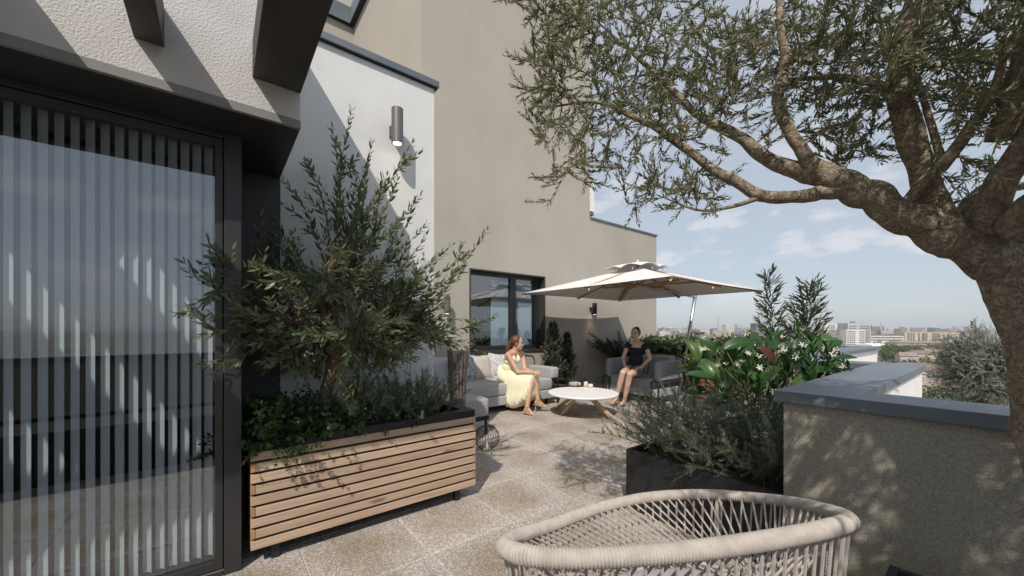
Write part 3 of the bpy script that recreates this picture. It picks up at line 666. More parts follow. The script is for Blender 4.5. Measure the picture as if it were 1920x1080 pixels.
def table_things():
    z = 0.356
    b = PZ(1078,724,z); t = thing('wire_bowl', 'wide wire bowl of shells on the white coffee table', 'bowl', (b.x,b.y,z), 'tableware on the coffee table')
    m = MB()
    for r, h in ((0.11,0.004),(0.155,0.06),(0.185,0.125)): m.tube([(b.x+r*math.cos(a), b.y+r*math.sin(a), z+h) for a in [2*math.pi*i/32 for i in range(32)]], 0.0035, 5, closed=True)
    obj('ring', m, M_wire, t)
    for i in range(30):
        a = 2*math.pi*i/30; e = Vector((math.cos(a),math.sin(a),0)); m = MB()
        m.tube([Vector((b.x,b.y,z+0.004))+e*0.11, Vector((b.x,b.y,z+0.06))+e*0.155, Vector((b.x,b.y,z+0.125))+e*0.185], 0.003, 4); obj('wire', m, M_wire, t)
    for i in range(9):
        a = 2*math.pi*i/9; r = 0.075 if i else 0
        m = MB(); c = Vector((b.x+r*math.cos(a), b.y+r*math.sin(a), z+0.036)); m.ell(c, (0.038,0,0), (0,0.032,0), (0,0,0.03)); tag(obj('shell', m, M_ceram, None, smooth=True, loc=tuple(c)), 'pale round shell lying in the wire bowl', 'shell', 'shells in the wire bowl')
    for px, py, r, h, lb in ((1098,725,0.036,0.085,'slim cream cup nearest the wire bowl on the table'), (1107,727,0.045,0.06,'low cream jar at the right of the wire bowl')):
        c = PZ(px,py,z); m = MB(); m.lathe((c.x,c.y,z), [(r*0.8,0),(r,h*0.3),(r*0.95,h),(r*0.86,h),(r*0.85,h*0.3)], 20)
        tag(obj('cup', m, M_ceram, None, smooth=True, loc=(c.x,c.y,z)), lb, 'cup', 'tableware on the coffee table')
table_things()
# ------------------------------------------------------------------ loveseat facing the camera side
LX0, LX1, LY0, LY1 = -4.78, -3.60, 5.98, 6.80
love = thing('armchair', 'slate grey two-seat garden armchair holding the woman in black', 'armchair', (-4.15,6.4,0))
m = MB(); m.box((LX0+0.05,LY0+0.02,0.13),(LX1-0.05,LY1,0.27)); obj('base', m, M_fabric, love, bevel=0.02, seg=3)
xm = (LX0+LX1)/2
for a, b in ((LX0+0.14,xm),(xm,LX1-0.14)):
    cushion('seat_cushion', ((a+b)/2,LY0+0.33,0.355), ((b-a)/2-0.004,0,0), (0,0.33,0), (0,0,0.095), M_fabdk, love, e=0.18)
    cushion('back_cushion', ((a+b)/2,LY1-0.14,0.62), ((b-a)/2-0.004,0,0), (0,0.10,0.02), (0,0.04,0.19), M_fabdk, love, e=0.22)
for x in (LX0+0.07, LX1-0.07):
    cushion('arm_cushion', (x,LY0+0.42,0.56), (0.065,0,0), (0,0.38,0), (0,0,0.19), M_fabdk, love, e=0.22)
    xo = x + (-0.07 if x < xm else 0.07)
    m = MB(); m.tube([(xo,LY0-0.02,0),(xo,LY0-0.02,0.37),(xo,LY0+0.04,0.42),(xo,LY1-0.04,0.42),(xo,LY1,0.38),(xo,LY1,0)], 0.013, 8); obj('arm_frame', m, M_wire, love, smooth=True)
    m = MB(); m.tube([(xo,LY0-0.02,0.40),(x,LY0-0.04,0.43),(2*x-xo,LY0-0.02,0.40),(2*x-xo,LY0-0.02,0.0)], 0.015, 8); obj('front_frame', m, M_wire, love, smooth=True)
m = MB(); m.box((LX0+0.05,LY1,0.26),(LX1-0.05,LY1+0.05,0.78)); obj('backrest', m, M_fabdk, love, bevel=0.02, seg=3)

# ------------------------------------------------------------------ cantilever parasol
UC = Vector((-4.24,6.30,0)); UH, UZ, UP = 1.58, 2.02, 2.50
def parasol():
    t = thing('parasol', 'large square white cantilever parasol with wooden ribs over the seats', 'parasol', (UC.x,UC.y,0))
    n = 12
    def surf(u, v, dz=0):                       # u, v in -1..1
        k = max(abs(u),abs(v)); e = min(abs(u),abs(v))
        ang = e/k if k > 1e-6 else 0
        sag = -0.035*math.sin(math.pi*k)*(1-ang**2)*1.0
        inn = 1-0.028*(1-ang**2)*k
        return UC + Vector((u*UH*inn, v*UH*inn, UZ + (UP-UZ)*(1-k) + sag + dz))
    for ax in range(4):
        m = MB()
        for i in range(n+1):
            k = 1-i/n*0.985
            for j in range(n+1):
                s = (2*j/n-1)*k
                u, v = [(k,s),(-s,k),(-k,-s),(s,-k)][ax]; m.v.append(tuple(surf(u,v)))
        m.f = [(i*(n+1)+j, i*(n+1)+j+1, (i+1)*(n+1)+j+1, (i+1)*(n+1)+j) for i in range(n) for j in range(n)]
        o = obj('canopy_panel', m, M_canvas, t, smooth=True); s = o.modifiers.new('thick','SOLIDIFY'); s.thickness = 0.004
    # scalloped wind vent on top
    m = MB(); k2 = 64
    for i in range(5):
        r = 0.04+0.44*i/4
        for k in range(k2):
            a = 2*math.pi*k/k2; q = max(abs(math.cos(a)),abs(math.sin(a))); sq = r/q**0.8
            w = abs(math.sin(4*a+0.4))
            z = UP + 0.075 - 0.120*(i/4)**1.4 + 0.055*(i/4)**2*(w-0.35)
            m.v.append((UC.x+sq*math.cos(a), UC.y+sq*math.sin(a), z))
    m.f = [(i*k2+k, i*k2+(k+1)%k2, (i+1)*k2+(k+1)%k2, (i+1)*k2+k) for i in range(4) for k in range(k2)]; m.f.append(tuple(range(k2-1,-1,-1)))
    o = obj('vent', m, M_canvas, t, smooth=True); s = o.modifiers.new('thick','SOLIDIFY'); s.thickness = 0.005
    for k in range(8):
        a = 2*math.pi*(k+0.5)/8; p = UC+Vector((0.45*math.cos(a),0.45*math.sin(a),UP-0.10)); m = MB()
        m.tube([p, p*0.985+UC*0.015+Vector((0,0,0.07))], 0.012, 6); obj('vent_strap', m, M_canvas, t)
    m = MB(); m.lathe((UC.x,UC.y,UP+0.07), [(0.015,0),(0.02,0.03),(0.012,0.06),(0.0,0.07)], 12); obj('finial', m, M_canvas, t, smooth=True)
    hub = UC+Vector((0,0,UP-0.36))
    m = MB(); m.lathe((UC.x,UC.y,UP-0.40), [(0.03,0),(0.055,0.02),(0.055,0.07),(0.03,0.09)], 16); m.tube([(UC.x,UC.y,UP-0.33),(UC.x,UC.y,UP+0.05)], 0.018, 8); obj('hub', m, M_alu, t, smooth=True)
    for u, v in ((1,1),(1,-1),(-1,-1),(-1,1),(1,0),(0,1),(-1,0),(0,-1)):
        e = surf(u*0.99,v*0.99,-0.03); top = UC+Vector((u*0.05,v*0.05,UP-0.05)); mid = surf(u*0.52,v*0.52,-0.045)
        m = MB(); m.bar(top, e, 0.028, 0.04); rb = obj('rib', m, M_teakx, t, bevel=0.003)
        m = MB(); m.bar(hub+Vector((u*0.04,v*0.04,0)), mid, 0.03, 0.035); obj('strut', m, M_teakx, rb, bevel=0.003)
        q = surf(u*0.97,v*0.97,-0.06) if u*v else surf(u*0.9,v*0.9,-0.07); m = MB(); m.sph(q, 0.015, 8, 6); obj('light', m, M_bulb2, rb, smooth=True)
    b = PY(1281,690,8.22); top = PY(1304,553,8.22); dv = (top-b); f0 = b - dv*(b.z/dv.z); f1 = b + dv*((2.06-b.z)/dv.z)
    m = MB(); m.tube([f0, f1], 0.036, 14); obj('mast', m, M_alu, t, smooth=True)
    m = MB(); m.tube([f1-dv.normalized()*0.06, f1*0.7+hub*0.3+Vector((0,0,-0.02)), hub], 0.024, 10); obj('boom', m, M_alu, t, smooth=True)
    m = MB(); m.box((f0.x-0.4,f0.y-0.3,0.0),(f0.x+0.4,f0.y+0.35,0.06)); m.lathe((f0.x,f0.y,0.06), [(0.09,0),(0.08,0.14),(0.045,0.16)], 16); obj('base_plate', m, M_char, t)
parasol()

# ------------------------------------------------------------------ back planter, side planter, black box planter
def slat_box(label, x0, x1, y0, y1, h, n, mt):
    t = thing('slatted_planter', label, 'planter', ((x0+x1)/2,(y0+y1)/2,0), 'stained slatted planters at the back')
    p = (h-0.06)/n
    for i in range(n):
        z0 = 0.06+i*p; z1 = z0+p*0.80
        for lo, hi in (((x0,y0,z0),(x1,y0+0.02,z1)), ((x1-0.02,y0+0.021,z0),(x1,y1,z1)), ((x0,y0+0.021,z0),(x0+0.02,y1,z1))):
            m = MB(); m.box(lo,hi); obj('slat', m, mt, t, bevel=0.003)
    m = MB(); m.box((x0+0.022,y0+0.023,0.03),(x1-0.022,y1-0.01,h-0.05)); obj('liner', m, M_black, t)
    m = MB(); m.box((x0+0.025,y0+0.025,h-0.05),(x1-0.025,y1-0.012,h-0.035)); obj('soil', m, M_soil, t)
    for x in (x0+0.02,x1-0.03):
        m = MB(); m.box((x-0.025,y0-0.012,0),(x+0.025,y0-0.001,h)); obj('post', m, M_wire, t)
    return t
slat_box('long red-brown slatted planter with the white-flowering hedge behind the armchair', -6.0,-4.24,8.62,9.35,0.735,9,M_redw)
slat_box('red-brown slatted planter right of the black post behind the lush leaves', -4.18,-3.2,8.62,9.35,0.70,9,M_redw)
slat_box('sunlit red-brown slatted planter low behind the rosemary', -3.13,-2.62,6.2,6.9,0.60,8,M_redw)
box = thing('black_planter', 'black metal box planter with rosemary against the stucco parapet', 'planter', (-1.2,3.5,0))
BX0, BX1, BY0, BY1, BZ = -1.714, -0.706, 2.40, 4.74, 0.43
m = MB(); w = 0.025
m.box((BX0,BY0,0),(BX1,BY0+w,BZ)); m.box((BX0,BY1-w,0),(BX1,BY1,BZ)); m.box((BX0,BY0+w,0),(BX0+w,BY1-w,BZ)); m.box((BX1-w,BY0+w,0),(BX1,BY1-w,BZ))
obj('wall', m, M_black, box)
m = MB(); m.box((BX0+w,BY0+w,0.02),(BX1-w,BY1-w,BZ-0.05)); obj('soil', m, M_soil, box)
tpot = thing('tree_planter', 'black planter corner at the bottom right edge holding the big olive tree', 'planter', (0.4,1.5,0))
m = MB(); x0,x1,y0,y1,z1 = -0.255,0.62,-2.4,1.965,0.45
m.box((x0,y0,0),(x1,y0+w,z1)); m.box((x0,y1-w,0),(x1,y1,z1)); m.box((x0,y0+w,0),(x0+w,y1-w,z1)); m.box((x1-w,y0+w,0),(x1,y1-w,z1)); obj('wall', m, M_black, tpot)
m = MB(); m.box((x0+w,y0+w,0.02),(x1-w,y1-w,z1-0.04)); obj('soil', m, M_soil, tpot)

# ------------------------------------------------------------------ rope chair in the foreground
def rope_chair():
    A, B = Vector((-0.735,0.555,0)), Vector((-0.262,1.375,0))     # ends of the back rim
    c = (A+B)/2; e = (B-A).normalized(); f = Vector((-e.y, e.x, 0))   # f: the way the chair faces
    hw = (B-A).length/2 + 0.035
    t = thing('rope_chair', 'round beige rope-strung lounge chair seen from behind in the foreground', 'chair', (c.x,c.y,0))
    # rim curve: back rim passes near the camera, front rim lower and further off
    anchors = []
    for px, py, z in ((949,1028,0.735),(985,1041,0.765),(1070,1047,0.775),(1200,1041,0.78),(1320,1030,0.78),(1440,1013,0.775),(1530,996,0.765),(1583,982,0.745),(1592,975,0.72),
                      (1570,963,0.675),(1500,945,0.60),(1420,934,0.545),(1320,927,0.515),(1220,932,0.505),(1130,951,0.52),(1040,983,0.575),(975,1005,0.65),(951,1018,0.705)):
        anchors.append(PZ(px,py,z))
    def crv(s):
        n = len(anchors); s = (s % 1)*n; i = int(s); u = s-i; p = [anchors[(i+k-1) % n] for k in range(4)]
        return 0.5*((2*p[1]) + (p[2]-p[0])*u + (2*p[0]-5*p[1]+4*p[2]-p[3])*u*u + (3*p[1]-p[0]-3*p[2]+p[3])*u**3)
    raw = [crv(i/720) for i in range(720)]
    L = [0]
    for i in range(720): L.append(L[-1]+(raw[(i+1)%720]-raw[i]).length)
    tot = L[-1]
    def at(s):
        s = (s % 1)*tot; lo = 0; hi = 720
        while hi-lo > 1:
            k = (lo+hi)//2
            if L[k] <= s: lo = k
            else: hi = k
        return raw[lo].lerp(raw[(lo+1)%720], (s-L[lo])/max(1e-9, L[lo+1]-L[lo]))
    turns = int(tot/0.0088); per = 6; n = turns*per
    pts = [at(i/n) for i in range(n)]; rad = [0.0210+0.0042*abs(math.sin(math.pi*(i % per)/per)) for i in range(n)]
    m = MB(); m.tube(pts, rad, 14, closed=True); obj('rim', m, M_rope, t, smooth=True)
    cen = sum((at(i/60) for i in range(60)), Vector())/60; cen.z = 0
    def ring(s, k, z): p = at(s); return Vector((cen.x+(p.x-cen.x)*k, cen.y+(p.y-cen.y)*k, z))
    m = MB(); m.tube([ring(i/90,0.86,0.10) for i in range(90)], 0.013, 8, closed=True); obj('base_ring', m, M_rope, t, smooth=True)
    m = MB(); m.tube([ring(i/90,0.62,0.30) for i in range(90)], 0.012, 8, closed=True); obj('seat_ring', m, M_rope, t, smooth=True)
    nc = 84
    for i in range(nc):
        s = (i+0.5)/nc; p = at(s)-Vector((0,0,0.012)); q = ring(s,0.86,0.10); k = p.lerp(q,0.5); o_ = (k-cen); o_.z = 0
        m = MB(); m.tube([p, k+o_*0.02, q], 0.0044, 5); obj('cord', m, M_rope, t)
    ni = 72
    for i in range(ni):
        s = i/ni
        p = at(s)-Vector((0,0,0.006)); p = p+(Vector((cen.x,cen.y,p.z))-p).normalized()*0.012; q = ring(s-0.17,0.62,0.30); k = p.lerp(q,0.5)-Vector((0,0,0.02))
        m = MB(); m.tube([p, k, q], 0.0042, 5); obj('seat_cord', m, M_rope, t)
    for i in range(26):
        s = i/26*0.5; m = MB(); m.tube([ring(s,0.62,0.30), ring(1-s,0.62,0.30)], 0.0042, 5); obj('seat_cord', m, M_rope, t)
    for s in (0.06,0.40,0.57,0.90):
        p = at(s); q = ring(s,0.80,0.0); nn = 220; m = MB()
        m.tube([p.lerp(q,j/nn) for j in range(nn+1)], [0.011+0.0022*abs(math.sin(math.pi*j/4)) for j in range(nn+1)], 9); obj('leg', m, M_rope, t, smooth=True)
    m = MB(); 
    cushion('seat_cushion', (cen.x,cen.y,0.325), e*(hw*0.52), f*0.20, (0,0,0.035), M_fabric, t, e=0.6)
rope_chair()
# ------------------------------------------------------------------ leaves
def leaf_mesh(name, base, d, nrm, L, Wd, mt, parent=None, droop=0.15, loc=None, v=None, wide=(0.30,0.72), label=None):
    """one mesh of many six-point leaves: base, dir, normal (n,3); length, width (n,)"""
    base = np.asarray(base, float); d = np.asarray(d, float); nrm = np.asarray(nrm, float); n = len(base)
    L = np.broadcast_to(np.asarray(L, float), (n,)); Wd = np.broadcast_to(np.asarray(Wd, float), (n,))
    d = d/np.maximum(np.linalg.norm(d, axis=1, keepdims=True), 1e-9)
    s = np.cross(d, nrm); s /= np.maximum(np.linalg.norm(s, axis=1, keepdims=True), 1e-9); nn = np.cross(s, d)
    Lc, Wc = L[:,None], Wd[:,None]; a, b = wide
    p = np.empty((n,6,3))
    p[:,0] = base
    p[:,1] = base + d*Lc*a - s*Wc*0.46 - nn*Lc*droop*0.10; p[:,2] = base + d*Lc*a + s*Wc*0.46 - nn*Lc*droop*0.10
    p[:,3] = base + d*Lc*b - s*Wc*0.40 - nn*Lc*droop*0.45; p[:,4] = base + d*Lc*b + s*Wc*0.40 - nn*Lc*droop*0.45
    p[:,5] = base + d*Lc - nn*Lc*droop
    off = np.array(wloc(parent)) if parent is not None else (np.array(loc) if loc is not None else np.zeros(3))
    me = bpy.data.meshes.new(name); me.vertices.add(n*6); me.vertices.foreach_set('co', (p-off).ravel())
    k = np.arange(n)[:,None]*6
    idx = np.concatenate([k+0,k+2,k+1, k+1,k+2,k+4,k+3, k+3,k+4,k+5], axis=1).astype(np.int32).ravel()
    me.loops.add(n*10); me.loops.foreach_set('vertex_index', idx)
    me.polygons.add(n*3); st = (np.arange(n)[:,None]*10+np.array([0,3,7])).ravel()
    me.polygons.foreach_set('loop_start', st.astype(np.int32)); 
    me.update(calc_edges=True)
    at = me.attributes.new('v', 'FLOAT', 'POINT')
    val = rng.random(n) if v is None else np.clip(np.asarray(v), 0, 1)
    at.data.foreach_set('value', np.repeat(val, 6).astype(np.float32))
    me.polygons.foreach_set('use_smooth', [True]*(n*3))
    o = link(name, me, mt, parent)
    if parent is None and loc is not None: o.location = loc
    return o
def unit(a): return a/np.maximum(np.linalg.norm(a, axis=-1, keepdims=True), 1e-9)
def curve_pts(p, d, length, n, bend=(0,0,0), wob=0.0, r=rng):
    """a shoot: n points from p along d, bent towards 'bend', wobbling"""
    p = np.array(p, float); d = unit(np.array(d, float)); out = [p.copy()]; st = length/(n-1); b = np.array(bend, float)
    for i in range(n-1):
        d = unit(d + b*(st/length) + r.normal(0, wob, 3)); p = p + d*st; out.append(p.copy())
    return np.array(out)
def shoot_leaves(pts, spacing, L, W, lift, acc, r=rng, start=0.15, whorl=2, jit=0.25, taper=0.35, lv=0.0, vc=None):
    """leaves in pairs along a shoot; lift is the angle between leaf and shoot"""
    seg = np.linalg.norm(np.diff(pts, axis=0), axis=1); cum = np.concatenate([[0], np.cumsum(seg)]); tot = cum[-1]
    s = np.arange(tot*start, tot, spacing)
    if len(s) == 0: return
    i = np.clip(np.searchsorted(cum, s)-1, 0, len(seg)-1); u = (s-cum[i])/seg[i]
    q = pts[i] + (pts[i+1]-pts[i])*u[:,None]; t = unit(pts[i+1]-pts[i])
    a0 = r.random()*6.28
    e1 = unit(np.cross(t, np.array([0.31,0.52,0.79]))); e2 = np.cross(t, e1)
    for w in range(whorl):
        an = a0 + np.arange(len(s))*1.57 + w*2*math.pi/whorl + r.normal(0, jit, len(s))
        side = e1*np.cos(an)[:,None] + e2*np.sin(an)[:,None]
        ll = lift*(1+r.normal(0, 0.15, len(s)))
        d = t*np.cos(ll)[:,None] + side*np.sin(ll)[:,None] + r.normal(0, 0.06, (len(s),3))
        nn = -side*np.cos(ll)[:,None]*-1 + t*-np.sin(ll)[:,None] + r.normal(0, 0.2, (len(s),3))
        k = (1-taper*(s/tot)**3)*(1+r.normal(0, 0.13, len(s)))
        acc['b'].append(q); acc['d'].append(d); acc['n'].append(nn); acc['L'].append(L*k); acc['W'].append(W*k)
        base = vc if vc is not None else r.random()
        acc['v'].append(np.clip(base*0.55 + 0.45*r.random(len(s)) + lv*(s/tot), 0, 1))
def newacc(): return {k: [] for k in 'bdnLWv'}
def put(name, acc, mt, parent, droop=0.15, **k):
    c = {q: np.concatenate(acc[q]) for q in acc}
    return leaf_mesh(name, c['b'], c['d'], c['n'], c['L'], c['W'], mt, parent, droop, v=c['v'], **k)
def smooth_path(ctrl, n):
    """Catmull-Rom through control points (with a radius as 4th number)"""
    c = np.array(ctrl, float); out = []; m = len(c)
    for t in np.linspace(0, m-1-1e-6, n):
        i = int(t); u = t-i; p = [c[min(max(i+k-1,0),m-1)] for k in range(4)]
        out.append(0.5*((2*p[1])+(p[2]-p[0])*u+(2*p[0]-5*p[1]+4*p[2]-p[3])*u*u+(3*p[1]-p[0]-3*p[2]+p[3])*u**3))
    return np.array(out)

# ------------------------------------------------------------------ the big olive tree on the right
def big_olive():
    t = thing('olive_tree', 'big gnarled olive tree leaning over the terrace from the right edge', 'tree', (0.22,1.62,0.40))
    def limb(pts, n, st=0.0): return smooth_path([(*P(px,py,d), r/(1+st*(math.sqrt(1+((px-960)/FPX)**2)-1))) for px,py,d,r in pts], n)
    base = [(0.30,1.50,0.40,0.13),(0.26,1.58,0.60,0.092)]
    trunk = smooth_path(base + [(*P(1982,860,1.16),0.084), (*P(1960,760,1.20),0.080), (*P(1944,650,1.22),0.080), (*P(1914,560,1.24),0.082), (*P(1880,495,1.26),0.080), (*P(1848,458,1.27),0.066)], 36)
    limbs = [trunk]
    L1 = limb([(1885,500,1.25,0.075),(1815,466,1.27,0.070),(1745,425,1.29,0.066),(1685,402,1.31,0.058),(1632,368,1.33,0.054),(1588,346,1.35,0.050),(1558,332,1.36,0.046)], 26)
    L1a = limb([(1590,350,1.35,0.040),(1545,361,1.37,0.027),(1495,369,1.38,0.0225),(1432,368,1.40,0.021),(1385,345,1.42,0.019),(1330,312,1.45,0.017),(1280,275,1.48,0.015),(1222,236,1.52,0.012),(1165,208,1.56,0.010),(1110,190,1.60,0.007),(1040,200,1.64,0.004)], 40)
    L1b = limb([(1575,338,1.36,0.044),(1520,325,1.39,0.034),(1468,312,1.43,0.028),(1425,288,1.47,0.024),(1385,255,1.50,0.021),(1325,226,1.53,0.018),(1280,188,1.56,0.014),(1225,135,1.60,0.010),(1170,85,1.63,0.006),(1120,40,1.66,0.003)], 36)
    L1c = limb([(1545,325,1.36,0.036),(1515,300,1.37,0.024),(1490,258,1.38,0.021),(1458,195,1.39,0.019),(1472,120,1.40,0.016),(1464,60,1.40,0.013),(1458,-20,1.42,0.010),(1440,-110,1.46,0.006)], 26)
    L1d = limb([(1472,122,1.40,0.011),(1505,106,1.39,0.008),(1540,88,1.37,0.004)], 8)
    L1e = limb([(1425,370,1.40,0.010),(1370,388,1.42,0.007),(1310,394,1.44,0.005),(1245,370,1.47,0.003)], 14)
    L2 = limb([(1850,470,1.27,0.085),(1775,425,1.29,0.062),(1742,350,1.29,0.056),(1712,270,1.28,0.055),(1690,190,1.27,0.050),(1690,100,1.25,0.042),(1712,10,1.23,0.034),(1740,-90,1.20,0.024),(1760,-200,1.18,0.014)], 30, 1.0)
    L2b = limb([(1700,220,1.28,0.022),(1650,160,1.33,0.016),(1560,145,1.40,0.011),(1480,150,1.48,0.006)], 16)
    L3 = limb([(1860,470,1.25,0.085),(1850,410,1.22,0.070),(1880,340,1.17,0.062),(1935,250,1.10,0.055),(2000,150,1.04,0.045),(2080,30,0.98,0.032),(2180,-80,0.94,0.02)], 24, 1.0)
    L4 = limb([(1690,392,1.31,0.020),(1725,352,1.27,0.019),(1772,304,1.22,0.018),(1815,245,1.17,0.016),(1858,180,1.12,0.012),(1890,80,1.06,0.007)], 20)
    L5 = limb([(1768,310,1.23,0.012),(1745,230,1.24,0.010),(1718,150,1.26,0.007),(1680,70,1.28,0.004)], 14)
    L6 = limb([(1780,440,1.29,0.05),(1840,360,1.36,0.035),(1900,352,1.45,0.028),(1980,330,1.55,0.02),(2080,280,1.6,0.01)], 16, 1.0)
    limbs += [L1,L1a,L1b,L1c,L1d,L1e,L2,L2b,L3,L4,L5,L6]
    def wl(pts, n): return smooth_path(pts, n)
    limbs += [wl([(0.03,1.93,1.62,0.07),(0.25,1.70,1.85,0.05),(0.55,1.45,2.05,0.035),(0.85,1.15,2.2,0.02),(1.1,0.9,2.3,0.008)], 20),
              wl([(0.10,1.85,1.75,0.05),(0.45,1.85,2.05,0.036),(0.8,1.8,2.3,0.022),(1.15,1.7,2.45,0.008)], 18),
              wl([(0.08,1.80,1.85,0.05),(0.30,1.40,2.15,0.036),(0.45,1.0,2.35,0.022),(0.55,0.6,2.45,0.008)], 18),
              wl([(0.0,1.9,1.9,0.04),(0.1,1.7,2.3,0.03),(0.2,1.5,2.7,0.018),(0.25,1.3,3.0,0.006)], 18)]
    wood = MB()
    for k, l in enumerate(limbs):
        l = l.copy(); l[:,3] = np.where(l[:,3] > 0.03, 0.03+(l[:,3]-0.03)*0.80, l[:,3])
        f_ = 3 if l[:,3].max() > 0.03 else 1; n_ = (len(l)-1)*f_+1; ii = np.linspace(0,len(l)-1,n_)
        l = np.stack([np.interp(ii, np.arange(len(l)), l[:,c]) for c in range(4)], 1)
        rr = l[:,3].copy(); q = l[:,:3].copy()
        if k:                                            # limbs wander a little between their marks
            for i in range(n_):
                w = min(1, i/4/f_)*0.35*rr[i]; z_ = k*9+i*0.35/f_; q[i] += w*np.array([mnoise.noise(Vector((z_, 1, 0))), mnoise.noise(Vector((z_, 5, 0))), mnoise.noise(Vector((z_, 9, 0)))])
        n = 40 if rr.max() > 0.05 else (20 if rr.max() > 0.03 else 10)
        b0 = len(wood.v); wood.tube(q, rr, n)
        if rr.max() > 0.03:                              # burls and flutes
            for i in range(b0, b0+n_*n):
                v = Vector(wood.v[i]); c = Vector(q[(i-b0)//n]); g = mnoise.noise(v*9)*0.11+mnoise.noise(v*24)*0.05 + mnoise.noise(Vector((v.x*28,v.y*28,v.z*5)))*0.10 + mnoise.noise(v*60)*0.025
                wood.v[i] = tuple(c+(v-c)*(1+g))
    # twigs: each end point joins the nearest wood already grown
    nodes_ = [l[int(len(l)*0.25):,:3] for l in limbs[1:]]
    NP = np.concatenate(nodes_); 
    blobs = [ # px, py, d, rx, ry, rd, n
        (1035,95,1.62,52,85,0.14,37),(1035,185,1.62,55,48,0.12,27),(1075,250,1.60,75,40,0.12,18),(1075,308,1.58,58,26,0.10,14),(1130,150,1.60,75,60,0.14,23),
        (1090,40,1.62,80,70,0.16,31),(1180,60,1.60,80,80,0.16,38),(1200,170,1.58,75,50,0.14,27),(1180,255,1.52,75,45,0.12,20),(1290,85,1.56,80,80,0.16,42),(1290,180,1.54,70,40,0.12,20),
        (1285,250,1.48,60,35,0.10,14),(1260,345,1.46,65,40,0.09,18),(1340,385,1.43,55,18,0.07,6),(1195,345,1.50,35,18,0.08,4),(1330,340,1.45,40,22,0.08,4),
        (1390,80,1.50,80,80,0.16,42),(1390,175,1.48,70,40,0.12,20),(1500,90,1.44,75,80,0.16,38),(1560,170,1.42,80,45,0.14,32),(1590,230,1.40,85,32,0.10,23),(1520,245,1.42,50,28,0.10,9),(1600,80,1.36,80,75,0.18,41),
        (1465,195,1.45,45,50,0.1,8),(1640,285,1.38,55,20,0.08,4),(1570,300,1.38,40,14,0.07,3),
        (1720,70,1.26,90,80,0.2,42),(1790,170,1.22,70,70,0.18,27),(1850,60,1.14,80,90,0.2,38),(1870,200,1.15,60,60,0.14,14),(1680,190,1.36,50,50,0.14,14),(1800,300,1.3,50,40,0.12,7),(1880,320,1.25,40,30,0.1,4),(1900,395,1.3,25,25,0.08,3),(1815,395,1.3,35,20,0.1,3),
        (1200,-70,1.6,150,80,0.2,17),(1450,-80,1.5,160,90,0.2,17),(1700,-90,1.3,170,100,0.2,17),(1000,-60,1.66,100,70,0.2,17)]
    targets = []
    for px,py,d,rx,ry,rd,n in blobs:
        for _ in range(n):
            g = rng.normal(0, 0.52, 3); targets.append(P(px+rx*g[0], py+ry*g[1], max(0.95, d+rd*g[2])))
    for (c, r, n) in (((0.75,1.25,2.15),(0.45,0.40,0.28),430),((0.50,1.55,2.45),(0.45,0.4,0.3),340),((1.05,1.65,2.35),(0.3,0.35,0.25),170),((0.45,0.85,2.35),(0.3,0.3,0.22),230),((0.15,1.5,2.8),(0.35,0.35,0.25),90),((0.95,0.85,2.3),(0.25,0.25,0.2),110)):
        for _ in range(n):
            g = rng.normal(0, 0.6, 3); targets.append(Vector((c[0]+r[0]*g[0], c[1]+r[1]*g[1], c[2]+r[2]*g[2])))
    T = np.array([tuple(p) for p in targets])
    # gaps cut in the crown along sun rays, to place sun patches on the parapet
    keep = np.ones(len(T), bool); sd_ = np.array(SUN)
    for px, py, r_ in ((1690,848,0.07),(1668,940,0.04),(1645,990,0.05),(1555,835,0.03),(1868,965,0.03),(1480,900,0.035)):
        w_ = T-np.array(PY(px,py,2.342)); al = w_@sd_; keep &= np.linalg.norm(w_-al[:,None]*sd_, axis=1) > r_
    T = T[keep]; dist = np.array([np.min(np.sum((NP-p)**2, axis=1)) for p in T])
    acc = newacc()
    for i in np.argsort(dist):
        p = T[i]; k = np.argmin(np.sum((NP-p)**2, axis=1)); a = NP[k]; v = p-a; l = np.linalg.norm(v)
        if l < 0.03 or l > 0.75: continue
        n = max(4, int(l/0.035)); u = np.linspace(0,1,n)[:,None]
        bow = unit(np.cross(v, rng.normal(0,1,3)))*l*0.10 + np.array([0,0,0.10*l])
        pts = a + v*u + bow*np.sin(u*math.pi)
        tail = curve_pts(pts[-1], unit(pts[-1]-pts[-2])+np.array([0,0,0.05]), rng.uniform(0.08,0.15), 5, (0,0,0.1), 0.10)
        full = np.concatenate([pts, tail[1:]])
        NP = np.concatenate([NP, full[1::2]])
        r0 = min(0.0045, 0.0015+0.004*l); wood.tube(full, np.linspace(r0, 0.0009, len(full)), 4, cap=False)
        ll = full[-min(len(full), 12):]
        vc = rng.random()
        shoot_leaves(ll, 0.0125, 0.028, 0.0060, 0.62, acc, start=0.02, vc=vc)
        for q in range(3):                              # side sprigs
            j = rng.integers(max(1,len(full)-9), len(full)-1); dd = unit(full[j]-full[j-1]) + rng.normal(0,0.6,3) + np.array([0,0,0.2])
            sp = curve_pts(full[j], dd, rng.uniform(0.05,0.11), 5, (0,0,0.25), 0.08); wood.tube(sp, np.linspace(0.0014,0.0007,5), 3, cap=False)
            shoot_leaves(sp, 0.0125, 0.026, 0.0058, 0.62, acc, start=0.05, vc=vc)
    for q in acc['d']: q[:,2] += 0.12
    obj('trunk', wood, M_bark, t, smooth=True)
    put('crown', acc, M_olive, t, droop=0.12)
big_olive()

